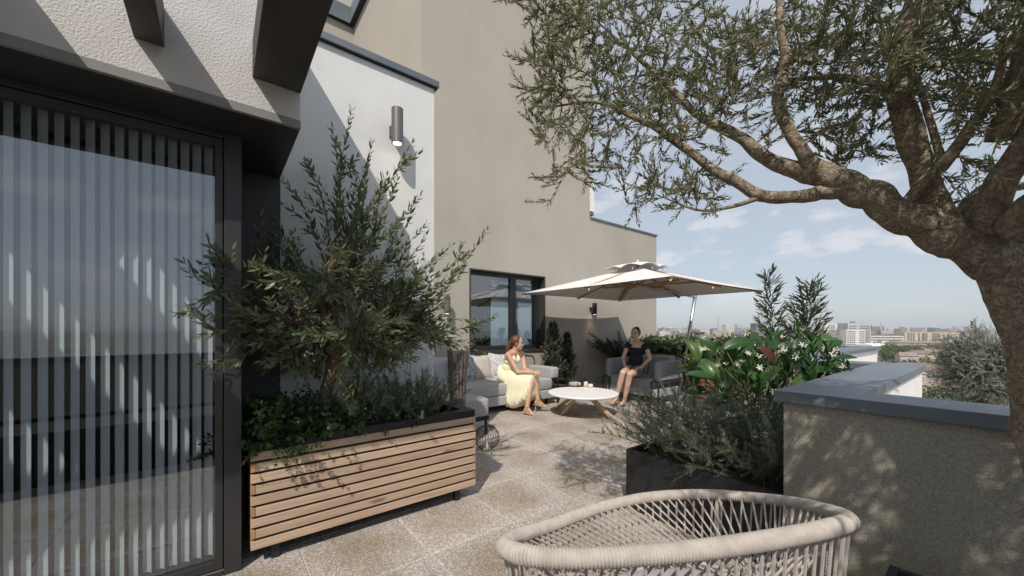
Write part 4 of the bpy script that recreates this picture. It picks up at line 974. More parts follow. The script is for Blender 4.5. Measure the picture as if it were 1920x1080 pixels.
# ------------------------------------------------------------------ the shaggy olive in the oak planter
def planter_olive():
    base = Vector((-2.80,0.56,0.62)); t = thing('olive_shrub', 'shaggy young olive with long leafy shoots in the oak planter', 'tree', base)
    wood = MB(); B = np.array(base)
    tr = smooth_path([(-2.80,0.55,0.60,0.050),(-2.81,0.56,0.80,0.042),(-2.79,0.60,1.00,0.040),(-2.77,0.63,1.14,0.042),(-2.76,0.64,1.24,0.040)], 18)
    b0 = len(wood.v); wood.tube(tr[:,:3], tr[:,3], 16)
    for i in range(b0, b0+18*16):
        v = Vector(wood.v[i]); c = Vector(tr[(i-b0)//16,:3]); wood.v[i] = tuple(c+(v-c)*(1+0.22*mnoise.noise(v*16)+0.12*mnoise.noise(Vector((v.x*40,v.y*40,v.z*9)))))
    top = tr[-1,:3]; acc = newacc(); heads = []
    for e, r in (((-2.62,0.34,1.42),0.024),((-2.80,0.60,1.62),0.026),((-2.70,0.98,1.42),0.022),((-2.50,0.72,1.36),0.018),((-2.90,0.86,1.70),0.02),((-2.86,0.30,1.60),0.02),((-2.60,0.55,1.75),0.018)):
        e = np.array(e); u = np.linspace(0,1,9)[:,None]; pth = top-np.array([0,0,0.06])+(e-top)*u + np.array([rng.normal(0,0.05),rng.normal(0,0.05),0.10])*np.sin(u*math.pi)
        wood.tube(pth, np.linspace(r, 0.008, 9), 8); heads += [pth[k] for k in (4,5,6,7,8)]
    def tall(px, py, d): return np.array(P(px,py,d))
    ends = [tall(*q) for q in ((386,470,1.88),(372,632,1.84),(405,590,1.9),(398,535,1.92),(428,650,1.92),(440,600,1.98),(415,505,1.98),(660,205,2.72),(622,235,2.70),(660,300,2.70),(776,262,2.85),(790,365,2.86),(745,350,2.8),(592,330,2.65),
             (565,375,2.62),(540,440,2.6),(480,430,2.3),(905,445,3.02),(885,470,3.0),(935,590,3.02),(890,600,3.0),(860,520,3.0),(805,430,2.9),(770,410,2.85),(700,260,2.78),(715,330,2.78),(905,660,2.95),(860,640,2.9),(830,470,2.92),
             (640,380,2.6),(690,420,2.65),(605,420,2.6),(575,300,2.68),(690,300,2.74),(800,420,2.9),(840,560,2.92),(460,500,2.1),(505,470,2.55),(445,680,2.0),(480,640,2.1),(500,690,2.15),(560,640,2.35),(720,640,2.6),(780,620,2.75),(540,560,2.4),(610,520,2.4),(690,540,2.5),(760,540,2.7))]
    nmain = len(ends)
    while len(ends) < 210:
        g = rng.normal(0, 1, 3); g /= np.linalg.norm(g); g *= rng.random()**0.33
        p = np.array([-2.72,0.76,1.42]) + g*np.array([0.48,0.72,0.56])
        if p[0] < -3.08: p[0] = -3.08+rng.random()*0.2
        ends.append(p)
    for i, e in enumerate(ends):
        dd = [np.sum((h-e)**2) for h in heads]; order = np.argsort(dd); h = heads[order[min(len(order)-1, int(abs(rng.normal(0,3))))]]
        v = e-h; l = np.linalg.norm(v); n = max(6, int(l/0.045)); u = np.linspace(0,1,n)[:,None]
        sag = np.array([0,0,-0.06*l]) + unit(np.cross(v, rng.normal(0,1,3)))*l*0.07
        pts = h + v*u + sag*np.sin(u*math.pi)
        wood.tube(pts, np.linspace(0.0045 if i < nmain else 0.0032, 0.0012, n), 5, cap=False)
        if l > 0.12: shoot_leaves(pts, 0.038, 0.074, 0.0200, 0.68, acc, start=0.18 if i >= nmain else 0.30, vc=rng.random()*0.75, taper=0.45, lv=0.35)
        for q in range(3 if i < nmain else 2):
            j = int(n*rng.uniform(0.35,0.9)); j = min(max(j,1),n-2); d_ = unit(pts[j+1]-pts[j])+rng.normal(0,0.42,3); sp = curve_pts(pts[j], d_, rng.uniform(0.12,0.26), 6, (0,0,0.15), 0.05)
            wood.tube(sp, np.linspace(0.002,0.0009,6), 4, cap=False); shoot_leaves(sp, 0.036, 0.068, 0.0185, 0.68, acc, start=0.08, vc=rng.random()*0.75, taper=0.45, lv=0.35)
    obj('trunk', wood, M_bark2, t, smooth=True); put('crown', acc, M_olive2, t, droop=0.10)
planter_olive()

def groundcover():
    t = thing('ground_cover', 'dark green small-leaved trailing plant filling the planter\'s near end', 'plant', (-2.78,0.45,0.62))
    acc = newacc(); st = MB()
    for i in range(560):
        x, y = rng.uniform(-3.03,-2.55), 0.16+abs(rng.normal(0,0.36)); 
        if y > 1.1: continue
        h = rng.uniform(0.08,0.40)*(1-0.6*max(0,(y-0.5)))
        pts = curve_pts((x,y,0.60), (rng.normal(0,0.5)+ (0.25 if x>-2.65 else 0),rng.normal(0,0.5),1), h, 6, (rng.normal(0,0.9),rng.normal(0,0.9),-0.6), 0.12)
        st.tube(pts, 0.0015, 3, cap=False); shoot_leaves(pts, 0.020, 0.026, 0.022, 1.15, acc, start=0.15, vc=rng.random(), taper=0.2)
    for k, y in enumerate((0.27,0.30,0.33,0.24)):
        pts = curve_pts((-2.58,y,0.66), (0.9,0.05*k,0.5), 0.20, 8, (0.25,0,-2.4), 0.05); st.tube(pts, 0.0015, 3, cap=False); shoot_leaves(pts, 0.018, 0.024, 0.020, 1.1, acc, start=0.1, vc=0.8, taper=0.2)
    for q in acc['n']: q += np.array([0.25,-0.25,1.2])
    obj('stem', st, M_stem, t); put('foliage', acc, M_ground, t, droop=0.1, wide=(0.35,0.75))
groundcover()
def rosemary(name, label, loc, roots, L, n, spread, droopb, flowers, fx=1.0):
    t = thing(name, label, 'plant', loc); acc = newacc(); st = MB(); fl = newacc()
    for i in range(n):
        x0,x1,y0,y1,z = roots; p = (rng.uniform(x0,x1), rng.uniform(y0,y1), z)
        dx, dy = spread(p); d = (dx+rng.normal(0,0.38), dy+rng.normal(0,0.38), rng.uniform(0.55,1.35))
        l = L*rng.uniform(0.5,1.1); pts = curve_pts(p, d, l, 9, (dx*0.7+rng.normal(0,0.3),dy*0.7+rng.normal(0,0.3),droopb*rng.uniform(0.1,1.4)), 0.06)
        pts[:,0] = np.minimum(pts[:,0], -0.745 - 0.02*rng.random())
        st.tube(pts, np.linspace(0.0026,0.001,9), 4, cap=False); vc = rng.random()
        shoot_leaves(pts, 0.0095*fx, 0.019*fx, 0.0032*fx, 0.95, acc, start=0.15, whorl=3, vc=vc, taper=0.4, lv=0.2)
        for q in range(7):
            j = rng.integers(2,8); d2 = unit(pts[j]-pts[j-1])+rng.normal(0,0.75,3)+np.array([0,0,0.25]); sp = curve_pts(pts[j], d2, l*rng.uniform(0.12,0.32), 6, (0,0,0.3), 0.10); sp[:,0] = np.minimum(sp[:,0], -0.735 - 0.02*rng.random())
            st.tube(sp, 0.0009, 3, cap=False); shoot_leaves(sp, 0.0095*fx, 0.0175*fx, 0.0031*fx, 0.95, acc, start=0.05, whorl=3, vc=vc, taper=0.4, lv=0.2)
            if rng.random() < flowers:
                c = sp[rng.integers(2,6)]; m_ = 7
                fl['b'].append(np.repeat(c[None],m_,0)); fl['d'].append(rng.normal(0,1,(m_,3))); fl['n'].append(rng.normal(0,1,(m_,3))); fl['L'].append(np.full(m_,0.011)); fl['W'].append(np.full(m_,0.008)); fl['v'].append(rng.random(m_))
    obj('stem', st, M_stem, t); put('foliage', acc, M_rosem, t, droop=0.05)
    if fl['b']: tag(put('flower', fl, M_viol, t, droop=0.1, wide=(0.4,0.8)), kind='stuff')
rosemary('rosemary', 'grey-green rosemary bush in the oak planter right of the olive trunk', (-2.8,1.2,0.62), (-2.98,-2.62,0.80,1.42,0.62), 0.40, 150, lambda p: (0.1*(p[0]+2.8), 0.3*(p[1]-1.1)), -0.3, 0.0)
rosemary('rosemary', 'big blue-flowered rosemary spilling over the black box planter', (-1.3,2.9,0.42), (-1.66,-0.80,2.46,3.30,0.40), 0.55, 290, lambda p: (0.75*(p[0]+1.15) - 0.10, 0.6*(p[1]-2.95) - 0.10), -0.5, 0.20)

# ------------------------------------------------------------------ broad leaves, lilies and tall shrubs in the black box
def broad_plant():
    t = thing('broad_leaf_plant', 'lush plant with big glossy green leaves in the black box planter', 'plant', (-1.15,3.6,0.42))
    def blade(b, d, n_, L, Wd, mt, curl, bend):
        """one big leaf on its stalk: ribbed blade, cupped along the midrib and arching over"""
        b = Vector(b); d = Vector(d).normalized(); nn = Vector(n_); s = d.cross(nn).normalized(); nn = s.cross(d)
        m = MB(); k = 12; w = 6; pos = b.copy(); dd = d.copy(); nv = nn.copy()
        for i in range(k+1):
            u = i/k; wd = Wd*0.5*max(0.02, math.sin(math.pi*min(1,u*0.92+0.06))**0.75*(1-0.25*u))
            for j in range(w+1):
                q = 2*j/w-1; cup = abs(q)*wd*curl; rip = 0.012*Wd*math.sin(u*40+abs(q)*3)*abs(q)
                m.v.append(tuple(pos + s*(q*wd*math.cos(curl*0.5)) + nv*(cup+rip)))
            rot = Matrix.Rotation(-bend/k, 3, s); dd = rot @ dd; nv = rot @ nv; pos = pos + dd*(L/k)
        m.f = [(i*(w+1)+j, i*(w+1)+j+1, (i+1)*(w+1)+j+1, (i+1)*(w+1)+j) for i in range(k) for j in range(w)]
        o = obj('leaf', m, mt, t, smooth=True)
        at = o.data.attributes.new('v','FLOAT','POINT'); at.data.foreach_set('value', [rnd.random()]*len(m.v))
        return o
    st = MB()
    lv = [ # tip-side marks in the photo: centre px, py, depth, direction right/up, length, width, red?
      (1335,690,3.3,-0.45,1.0,0.34,0.15,0),(1300,650,3.5,-0.25,1.0,0.30,0.12,0),(1365,720,3.1,0.3,-0.8,0.30,0.13,0),(1420,650,3.4,-1.0,0.25,0.36,0.14,0),(1390,640,3.5,0.9,0.5,0.34,0.15,0),(1445,665,3.2,0.9,-0.75,0.24,0.12,1),
      (1470,640,3.3,0.9,0.35,0.36,0.15,0),(1500,650,3.2,1.0,0.1,0.34,0.15,0),(1530,640,3.3,0.8,0.55,0.32,0.14,0),(1558,628,3.3,0.55,0.5,0.22,0.13,0),(1480,690,3.0,0.4,-0.7,0.30,0.14,0),(1520,690,3.0,0.8,-0.4,0.28,0.13,0),
      (1400,700,3.1,-0.6,0.6,0.32,0.14,0),(1345,740,2.95,-0.7,0.2,0.26,0.11,0),(1310,700,3.3,-0.9,0.3,0.28,0.11,0),(1440,710,2.95,0.2,0.9,0.34,0.14,0),(1500,720,2.9,0.5,0.7,0.30,0.13,0),(1590,668,2.95,1.0,0.2,0.24,0.06,0),(1550,690,2.9,0.9,0.35,0.26,0.12,0),
      (1370,660,3.6,0.1,1.0,0.34,0.14,0),(1410,625,3.7,0.4,0.9,0.30,0.14,0),(1330,640,3.7,-0.5,0.8,0.30,0.12,0),(1450,630,3.6,0.3,0.9,0.28,0.13,0),(1290,690,3.6,-0.9,0.5,0.26,0.07,0),(1360,770,2.8,-0.6,-0.2,0.26,0.10,0),(1420,800,2.75,0.2,-0.6,0.26,0.12,0)]
    for _ in range(30): lv.append((rnd.uniform(1300,1570), rnd.uniform(640,735), rnd.uniform(3.0,3.7), rnd.uniform(-1,1), rnd.uniform(-0.3,1), rnd.uniform(0.22,0.36), rnd.uniform(0.08,0.14), 0))
    for px,py,d,dr,du,L,Wd,red in lv:
        c = P(px,py,d); dirv = (RT*dr + Vector((0,0,du)) - FW*rnd.uniform(-0.2,0.5)).normalized(); b = c-dirv*L*0.45
        n_ = (Vector((0,0,1)) - FW*rnd.uniform(0.3,0.9) + RT*rnd.uniform(-0.5,0.5))
        blade(b, dirv, n_, L*0.82, Wd*1.0, M_bigred if red else M_big, rnd.uniform(0.25,0.6), rnd.uniform(0.3,1.1))
        root = Vector((-1.2+rnd.uniform(-0.2,0.2), 3.55+rnd.uniform(-0.35,0.35), 0.40)); mid = root.lerp(b,0.6); mid.z += 0.06
        st = MB(); st.tube([root, mid, b], [0.009,0.007,0.005], 6); obj('stalk', st, M_stem, t, smooth=True)
broad_plant()
def flowers(name, label, spots, loc, size, mt_leaf, parent_leaf=None):
    t = thing(name, label, 'plant', loc); lf = newacc()
    for c in spots:
        c = np.array(c); m_ = 6; ax = unit(np.array([0.6,-0.7,0.4])+rng.normal(0,0.5,3)); e1 = unit(np.cross(ax,[0.3,0.5,0.8])); e2 = np.cross(ax,e1)
        an = np.arange(m_)*2*math.pi/m_ + rng.random(); d = ax*0.75 + e1*np.cos(an)[:,None] + e2*np.sin(an)[:,None]
        leaf_mesh('flower', np.repeat(c[None],m_,0), d, np.repeat(ax[None],m_,0), size*(1+rng.normal(0,0.15,m_)), size*0.42, M_flow, t, 0.35, wide=(0.35,0.75))
        root = c + np.array([rng.normal(0,0.06), rng.normal(0,0.06), -rng.uniform(0.2,0.4)]); u = np.linspace(0,1,6)[:,None]; pts = root+(c-root)*u+np.array([0.02,0.02,0])*np.sin(u*3.1)
        st = MB(); st.tube(pts, 0.0022, 4, cap=False); shoot_leaves(pts, 0.030, 0.085, 0.026, 0.7, lf, start=0.1, vc=rng.random()*0.8); obj('stem', st, M_stem, t)
    put('foliage', lf, mt_leaf, t)
sp = []
for _ in range(24):
    px = rng.uniform(1310,1575); py = 655+rng.normal(0,28)+ (0 if px > 1400 else 20); sp.append(P(px, py, rng.uniform(2.95,3.7)))
for px,py,d in ((1480,640,3.0),(1505,648,2.9),(1545,650,3.0),(1565,655,3.0),(1470,655,3.0),(1580,688,2.9),(1355,720,2.8),(1430,775,2.75),(1425,690,2.8),(1450,735,2.7),(1490,668,2.9),(1560,665,2.9)): sp.append(P(px,py,d))
flowers('lily', 'cream-flowered lilies among the big leaves in the black box', sp, (-1.1,3.4,0.42), 0.029, M_big)
def tall_shrub(label, tip, base, w, n, seed):
    r2 = np.random.default_rng(seed); tip = np.array(tip); base = np.array(base)
    t = thing('tall_shrub', label, 'plant', Vector(base), 'tall spiky shrubs in the black box'); acc = newacc(); st = MB()
    u = np.linspace(0,1,14)[:,None]; stem = base+(tip-base)*u + np.array([0.03,0.03,0])*np.sin(u*7)
    st.tube(stem, np.linspace(0.010,0.002,14), 6, cap=False); shoot_leaves(stem, 0.03, 0.085, 0.017, 0.9, acc, r=r2, start=0.3, whorl=3)
    for i in range(n):
        f = 0.22+0.74*(i+0.5)/n; p = base+(tip-base)*f; a = i*2.4; l = w*(1.15-f)*r2.uniform(0.7,1.2)+0.05
        pts = curve_pts(p, (math.cos(a),math.sin(a),0.75), l, 7, (0,0,0.5), 0.05, r2); st.tube(pts, np.linspace(0.004,0.0012,7), 4, cap=False)
        shoot_leaves(pts, 0.025, 0.100, 0.0185, 0.75, acc, r=r2, start=0.15, whorl=2, vc=r2.random(), taper=0.3)
    for q in acc['d']: q[:,2] -= 0.25
    obj('stem', st, M_stem, t); put('foliage', acc, M_shrub, t, droop=0.5)
tall_shrub('tall narrow spiky-leaved shrub nearest the parasol mast', P(1441,508,3.9), P(1450,700,3.9), 0.23, 19, 3)
tall_shrub('bushier spiky-leaved shrub right of the narrow one', P(1522,528,3.75), P(1505,700,3.75), 0.28, 27, 4)

# ------------------------------------------------------------------ hedge, cones by the wall, palm
def hedge(label, x0, x1, y0, y1, z0, z1, n, fl_n, loc):
    t = thing('flowering_hedge', label, 'hedge', loc, 'flowering hedges in the back planters'); acc = newacc(); st = MB(); fl = newacc()
    for i in range(n):
        p = (rng.uniform(x0,x1), rng.uniform(y0,y1), z0); pts = curve_pts(p, (rng.normal(0,0.4),rng.normal(-0.15,0.4),1), (z1-z0)*rng.uniform(0.6,1.15), 7, (rng.normal(0,0.6),rng.normal(-0.1,0.6),-0.3), 0.12)
        st.tube(pts, 0.003, 3, cap=False); shoot_leaves(pts, 0.032, 0.075, 0.032, 0.9, acc, start=0.1, whorl=2, vc=rng.random())
        if rng.random() < fl_n:
            c = pts[-1]+rng.normal(0,0.03,3); m_ = 7; fl['b'].append(np.repeat(c[None],m_,0)); fl['d'].append(rng.normal(0,1,(m_,3))+np.array([0.3,-0.6,0.3])); fl['n'].append(rng.normal(0,1,(m_,3))); fl['L'].append(np.full(m_,0.05)); fl['W'].append(np.full(m_,0.026)); fl['v'].append(rng.random(m_))
    obj('stem', st, M_stem, t); put('foliage', acc, M_jas, t)
    if fl['b']: tag(put('flower', fl, M_flow, t, wide=(0.4,0.8)), kind='stuff')
hedge('white-flowering green hedge in the long planter behind the armchair', -5.95,-4.28,8.72,9.25,0.68,1.20,340,0.4,(-5.1,9.0,0.68))
hedge('white-flowering hedge right of the parasol mast', -4.15,-3.0,8.72,9.25,0.65,1.18,260,0.35,(-3.6,9.0,0.65))
hedge('leafy green shrub in the sunlit slatted planter', -3.1,-2.66,6.3,6.85,0.54,1.10,170,0.35,(-2.7,6.5,0.56))
def cone_shrub(label, c, h, r, n, pot=None):
    t = thing('conical_shrub', label, 'shrub', c, 'clipped shrubs against the beige wall'); acc = newacc(); st = MB(); c = np.array(c)
    st.tube([c, c+np.array([0,0,h*0.95])], [0.014,0.003], 6)
    for i in range(n):
        f = rng.random()**1.2; p = c+np.array([0,0,h*(0.04+0.9*f)]); a = rng.random()*6.28; l = r*(1.05-f**1.5*0.9)*rng.uniform(0.6,1.1)
        pts = curve_pts(p, (math.cos(a),math.sin(a),0.8), l+0.03, 5, (0,0,0.5), 0.1); st.tube(pts, 0.002, 3, cap=False); shoot_leaves(pts, 0.03, 0.06, 0.026, 0.8, acc, start=0.25, vc=rng.random())
    obj('stem', st, M_stem, t); put('foliage', acc, M_shrub, t)
pc = PX(1050,728,-5.62)
pot = thing('plant_pot', 'dark round pot of two clipped shrubs beside the window', 'plant pot', (pc.x,pc.y,0))
m = MB(); m.lathe((pc.x,pc.y,0), [(0.20,0),(0.25,0.10),(0.28,0.20),(0.27,0.22),(0.25,0.20),(0.24,0.17),(0.0,0.17)], 28); obj('bowl', m, M_black, pot, smooth=True)
c1, c2 = PX(1037,705,-5.62), PX(1063,708,-5.62)
cone_shrub('taller clipped conical shrub nearest the window', (c1.x,c1.y,0.18), 1.31, 0.36, 300)
cone_shrub('shorter clipped conical shrub at the right in the round pot', (c2.x,c2.y,0.18), 1.10, 0.28, 220)
def palm():
    c = Vector((-5.55,7.55,0)); t = thing('palm', 'dark feathery palm in the corner behind the armchair', 'palm', c); acc = newacc(); st = MB()
    for i in range(34):
        a = i*2.4; d = (math.cos(a)*0.5+0.12,math.sin(a)*0.5-0.12,rng.uniform(0.8,1.6)); pts = curve_pts((c.x,c.y,0.35), d, rng.uniform(0.85,1.2), 10, (math.cos(a)*0.5,math.sin(a)*0.5,-0.6), 0.03)
        st.tube(pts, np.linspace(0.006,0.002,10), 4, cap=False); shoot_leaves(pts, 0.018, 0.17, 0.014, 0.75, acc, start=0.3, whorl=2, jit=0.1)
    obj('stem', st, M_stem, t); put('frond', acc, M_palm, t, droop=0.2)
    m = MB(); m.lathe(c, [(0.15,0),(0.19,0.30),(0.17,0.36),(0.15,0.33),(0.0,0.33)], 20); tag(obj('plant_pot', m, M_black, None, smooth=True), 'dark pot holding the feathery palm', 'plant pot')
palm()
def silver_tree():
    c = Vector((-0.05,12.9,-3.0)); t = thing('silver_olive_tree', 'dense silvery olive tree standing beyond the right parapet', 'tree', c); wood = MB(); acc = newacc()
    cen = np.array(P(1848,688,8.4))
    wood.tube(smooth_path([(c.x,c.y,-3.0,0.2),(c.x+0.1,c.y,-2.2,0.15),(cen[0],cen[1],cen[2]-0.9,0.12),(cen[0],cen[1],cen[2]+0.1,0.06)],14)[:,:3], np.linspace(0.2,0.05,14), 12)
    for i in range(520):
        g = rng.normal(0,1,3); g /= np.linalg.norm(g); rad = rng.random()**0.35; lump = 0.82+0.25*mnoise.noise(Vector(g*2.2)); e = cen+g*rad*lump*np.array([1.05,1.05,1.20])
        h = cen+(e-cen)*0.45+np.array([0,0,-0.15]); n = 7; u = np.linspace(0,1,n)[:,None]; pts = h+(e-h)*u
        wood.tube(pts, np.linspace(0.008,0.002,n), 3, cap=False); vc = rng.random()
        shoot_leaves(pts, 0.022, 0.045, 0.013, 0.9, acc, start=0.2, vc=vc)
        for q in range(4):
            sp_ = curve_pts(pts[rng.integers(2,7)], g+rng.normal(0,0.7,3), rng.uniform(0.15,0.3), 5, (0,0,-0.3), 0.1); shoot_leaves(sp_, 0.022, 0.043, 0.013, 0.9, acc, start=0.05, vc=vc)
    obj('trunk', wood, M_bark, t, smooth=True); put('crown', acc, M_silver, t)
silver_tree()
m = MB(); m.box((-0.44,2.58,-3.2),(6.0,16.0,-3.0)); structure('lower_terrace', m, M_grout)
# ------------------------------------------------------------------ people
def skinmat(name, c1, c2):
    m, nt, N, L, b = nodes(name)
    n = N.new('ShaderNodeTexNoise'); n.inputs['Scale'].default_value = 9; n.inputs['Detail'].default_value = 3
    tc = N.new('ShaderNodeTexCoord'); L.new(tc.outputs['Object'], n.inputs['Vector']); r = N.new('ShaderNodeValToRGB')
    r.color_ramp.elements[0].color = rgba(c1); r.color_ramp.elements[1].color = rgba(c2); r.color_ramp.elements[0].position = 0.35; r.color_ramp.elements[1].position = 0.65
    L.new(n.outputs['Fac'], r.inputs[0]); L.new(r.outputs[0], b.inputs['Base Color']); b.inputs['Roughness'].default_value = 0.5
    b.inputs['Subsurface Weight'].default_value = 0.12; b.inputs['Subsurface Radius'].default_value = (0.02,0.008,0.004); b.inputs['Subsurface Scale'].default_value = 0.3
    return m
M_skin1 = skinmat('skin_warm', (0.50,0.30,0.19), (0.58,0.37,0.25)); M_skin2 = skinmat('skin_light', (0.52,0.33,0.24), (0.60,0.41,0.31))
M_hair1 = pbr('hair_auburn', (0.085,0.030,0.018), 0.45, (0.13,0.05,0.03), 30, stretch=(1,1,0.2), bump=0.6, bscale=90)
M_hair2 = pbr('hair_dark', (0.020,0.014,0.012), 0.4, (0.04,0.028,0.022), 30, stretch=(1,1,0.2), bump=0.6, bscale=90)
M_dress = pbr('dress_yellow', (0.74,0.705,0.50), 0.85, (0.79,0.755,0.55), 12, bump=0.2, bscale=120)
M_top = pbr('top_black', (0.010,0.009,0.016), 0.85, (0.014,0.012,0.022), 14, bump=0.2, bscale=120)
M_short = pbr('skirt_olive_grey', (0.13,0.115,0.085), 0.85, (0.16,0.14,0.105), 14, bump=0.2, bscale=120)
M_shoe = pbr('shoe_nude', (0.48,0.36,0.25), 0.5); M_lip = pbr('lip', (0.42,0.11,0.10), 0.45); M_eye = pbr('eye_dark', (0.03,0.02,0.015), 0.25); M_brow = pbr('brow', (0.05,0.03,0.02), 0.8)
def soft(name, mb, mt, parent, voxel, it=4, fac=0.5):
    o = obj(name, mb, mt, parent, smooth=True)
    r = o.modifiers.new('union', 'REMESH'); r.mode = 'VOXEL'; r.voxel_size = voxel; r.use_smooth_shade = True
    if it: s = o.modifiers.new('soften', 'SMOOTH'); s.factor = fac; s.iterations = it
    return o
def frame(face, up):
    f = Vector(face).normalized(); u = Vector(up); u = (u-f*u.dot(f)).normalized(); return f, u, f.cross(u)      # forward, up, right
def head(m, c, face, up, k=1.0):
    """cranium, face, jaw, nose, brow ridge, ears; c is the middle of the skull; returns eye and mouth places"""
    f, u, r = frame(face, up); S_ = 0.105*k
    m.ell(c + u*0.018*k - f*0.012*k, f*0.098*k, r*0.076*k, u*0.098*k, 20, 14)
    m.ell(c + f*0.030*k - u*0.038*k, f*0.060*k, r*0.060*k, u*0.080*k, 18, 12)
    m.ell(c + f*0.052*k - u*0.088*k, f*0.034*k, r*0.034*k, u*0.028*k, 12, 8)
    m.cap2(c + f*0.086*k + u*0.010*k, 0.008*k, c + f*0.104*k - u*0.032*k, 0.012*k, 8)
    m.ell(c + f*0.094*k - u*0.036*k, f*0.016*k, r*0.017*k, u*0.010*k, 10, 6)
    m.ell(c + f*0.076*k + u*0.020*k, f*0.016*k, r*0.048*k, u*0.012*k, 12, 6)
    m.ell(c + f*0.082*k - u*0.064*k, f*0.012*k, r*0.024*k, u*0.012*k, 10, 6)
    for s in (-1,1):
        m.ell(c + f*0.060*k - u*0.028*k + r*(s*0.038*k), f*0.022*k, r*0.020*k, u*0.022*k, 10, 6)
        m.ell(c - f*0.008*k - u*0.012*k + r*(s*0.077*k), f*0.018*k, r*0.008*k, u*0.032*k, 10, 6)
    return f, u, r
def face_parts(c, face, up, root, k=1.0):
    f, u, r = frame(face, up)
    for s in (-1,1):
        m = MB(); m.ell(c + f*0.0835*k + u*0.002*k + r*(s*0.032*k), f*0.006*k, r*0.014*k, u*0.0065*k, 10, 6); obj('eye', m, M_eye, root, smooth=True)
        m = MB(); m.tube([c+f*0.086*k+u*0.022*k+r*(s*0.014*k), c+f*0.090*k+u*0.028*k+r*(s*0.034*k), c+f*0.076*k+u*0.022*k+r*(s*0.054*k)], 0.004*k, 5); obj('eyebrow', m, M_brow, root)
    m = MB(); m.ell(c+f*0.0925*k-u*0.059*k, f*0.006*k, r*0.022*k, u*0.005*k, 10, 6); m.ell(c+f*0.0915*k-u*0.069*k, f*0.006*k, r*0.018*k, u*0.006*k, 10, 6); obj('lips', m, M_lip, root, smooth=True)
def hand(m, wrist, d, palm_n, side, curl=0.5, k=1.0):
    """palm, four unequal bent fingers and a thumb leaving the palm's side"""
    d = Vector(d).normalized(); n = Vector(palm_n); n = (n-d*n.dot(d)).normalized(); s = d.cross(n)*side
    w = Vector(wrist)
    for q in (-0.024,-0.008,0.008,0.024): m.cap2(w+d*0.012, 0.015*k, w+d*0.080*k+s*q*k, 0.0115*k, 8)
    for q, l in ((-0.029,0.058),(-0.010,0.075),(0.010,0.080),(0.029,0.072)):
        p = w+d*0.085*k+s*q*k; dd = d.copy(); r = 0.0088*k; segs = (0.45,0.32,0.23)
        for j, g in enumerate(segs):
            dd = (dd*math.cos(curl*(0.35+0.25*j)) + n*math.sin(curl*(0.35+0.25*j))).normalized(); e = p+dd*l*g*k; m.cap2(p, r, e, r*0.9, 8); p = e; r *= 0.9
    p = w+d*0.030*k+s*0.026*k; t1 = p+(d*0.55+s*0.65+n*0.25).normalized()*0.038*k; t2 = t1+(d*0.85+s*0.15+n*0.35).normalized()*0.032*k
    m.cap2(p, 0.013*k, t1, 0.010*k, 8); m.cap2(t1, 0.010*k, t2, 0.008*k, 8)
def limb(m, *pr):
    for (a,ra),(b,rb) in zip(pr, pr[1:]): m.cap2(a, ra, b, rb, 14)
def foot(m, ankle, toe, k=1.0, heel_h=0.06):
    a, t = Vector(ankle), Vector(toe); d = (t-a); d.z = 0; d.normalize(); heel = a - d*0.035; heel.z = a.z-0.05*k
    ball = Vector((t.x,t.y,t.z))-d*0.045
    m.cap2(a, 0.033*k, heel, 0.027*k, 10); m.cap2(a+d*0.01-Vector((0,0,0.02)), 0.030*k, ball, 0.024*k, 10); m.cap2(heel, 0.026*k, ball, 0.022*k, 10)
    s = d.cross(Vector((0,0,1)))
    for i, q in enumerate((-0.026,-0.013,0.0,0.013,0.026)): m.cap2(ball+s*q*k, 0.0125*k, ball+d*(0.05-0.004*abs(i-1))*k+s*q*1.05*k-Vector((0,0,0.006)), 0.008*k, 8)
    return heel, ball, d, s
def sandal(root, ankle, heel, ball, d, s, floor_z):
    m = MB(); h2 = heel-Vector((0,0,0.026)); b2 = ball-Vector((0,0,0.022))
    m.obox((h2+b2)/2+d*0.02, (b2-h2)*0.5+d*0.055, s*0.034, Vector((0,0,0.006))); sh = obj('shoe', m, M_shoe, root, bevel=0.004)
    m = MB()
    fz = max(0.0, floor_z); m.tube([h2, Vector((h2.x,h2.y,fz))-d*0.008], [0.013,0.006], 8); m.tube([ball-s*0.034-Vector((0,0,0.018)), ball-s*0.022+Vector((0,0,0.018)), ball+Vector((0,0,0.026)), ball+s*0.022+Vector((0,0,0.018)), ball+s*0.034-Vector((0,0,0.018))], 0.006, 6)
    m.tube([ankle+(d*math.cos(a)+s*math.sin(a))*0.037+Vector((0,0,0.004)) for a in [2*math.pi*i/14 for i in range(14)]], 0.0045, 5, closed=True); obj('strap', m, M_shoe, sh)

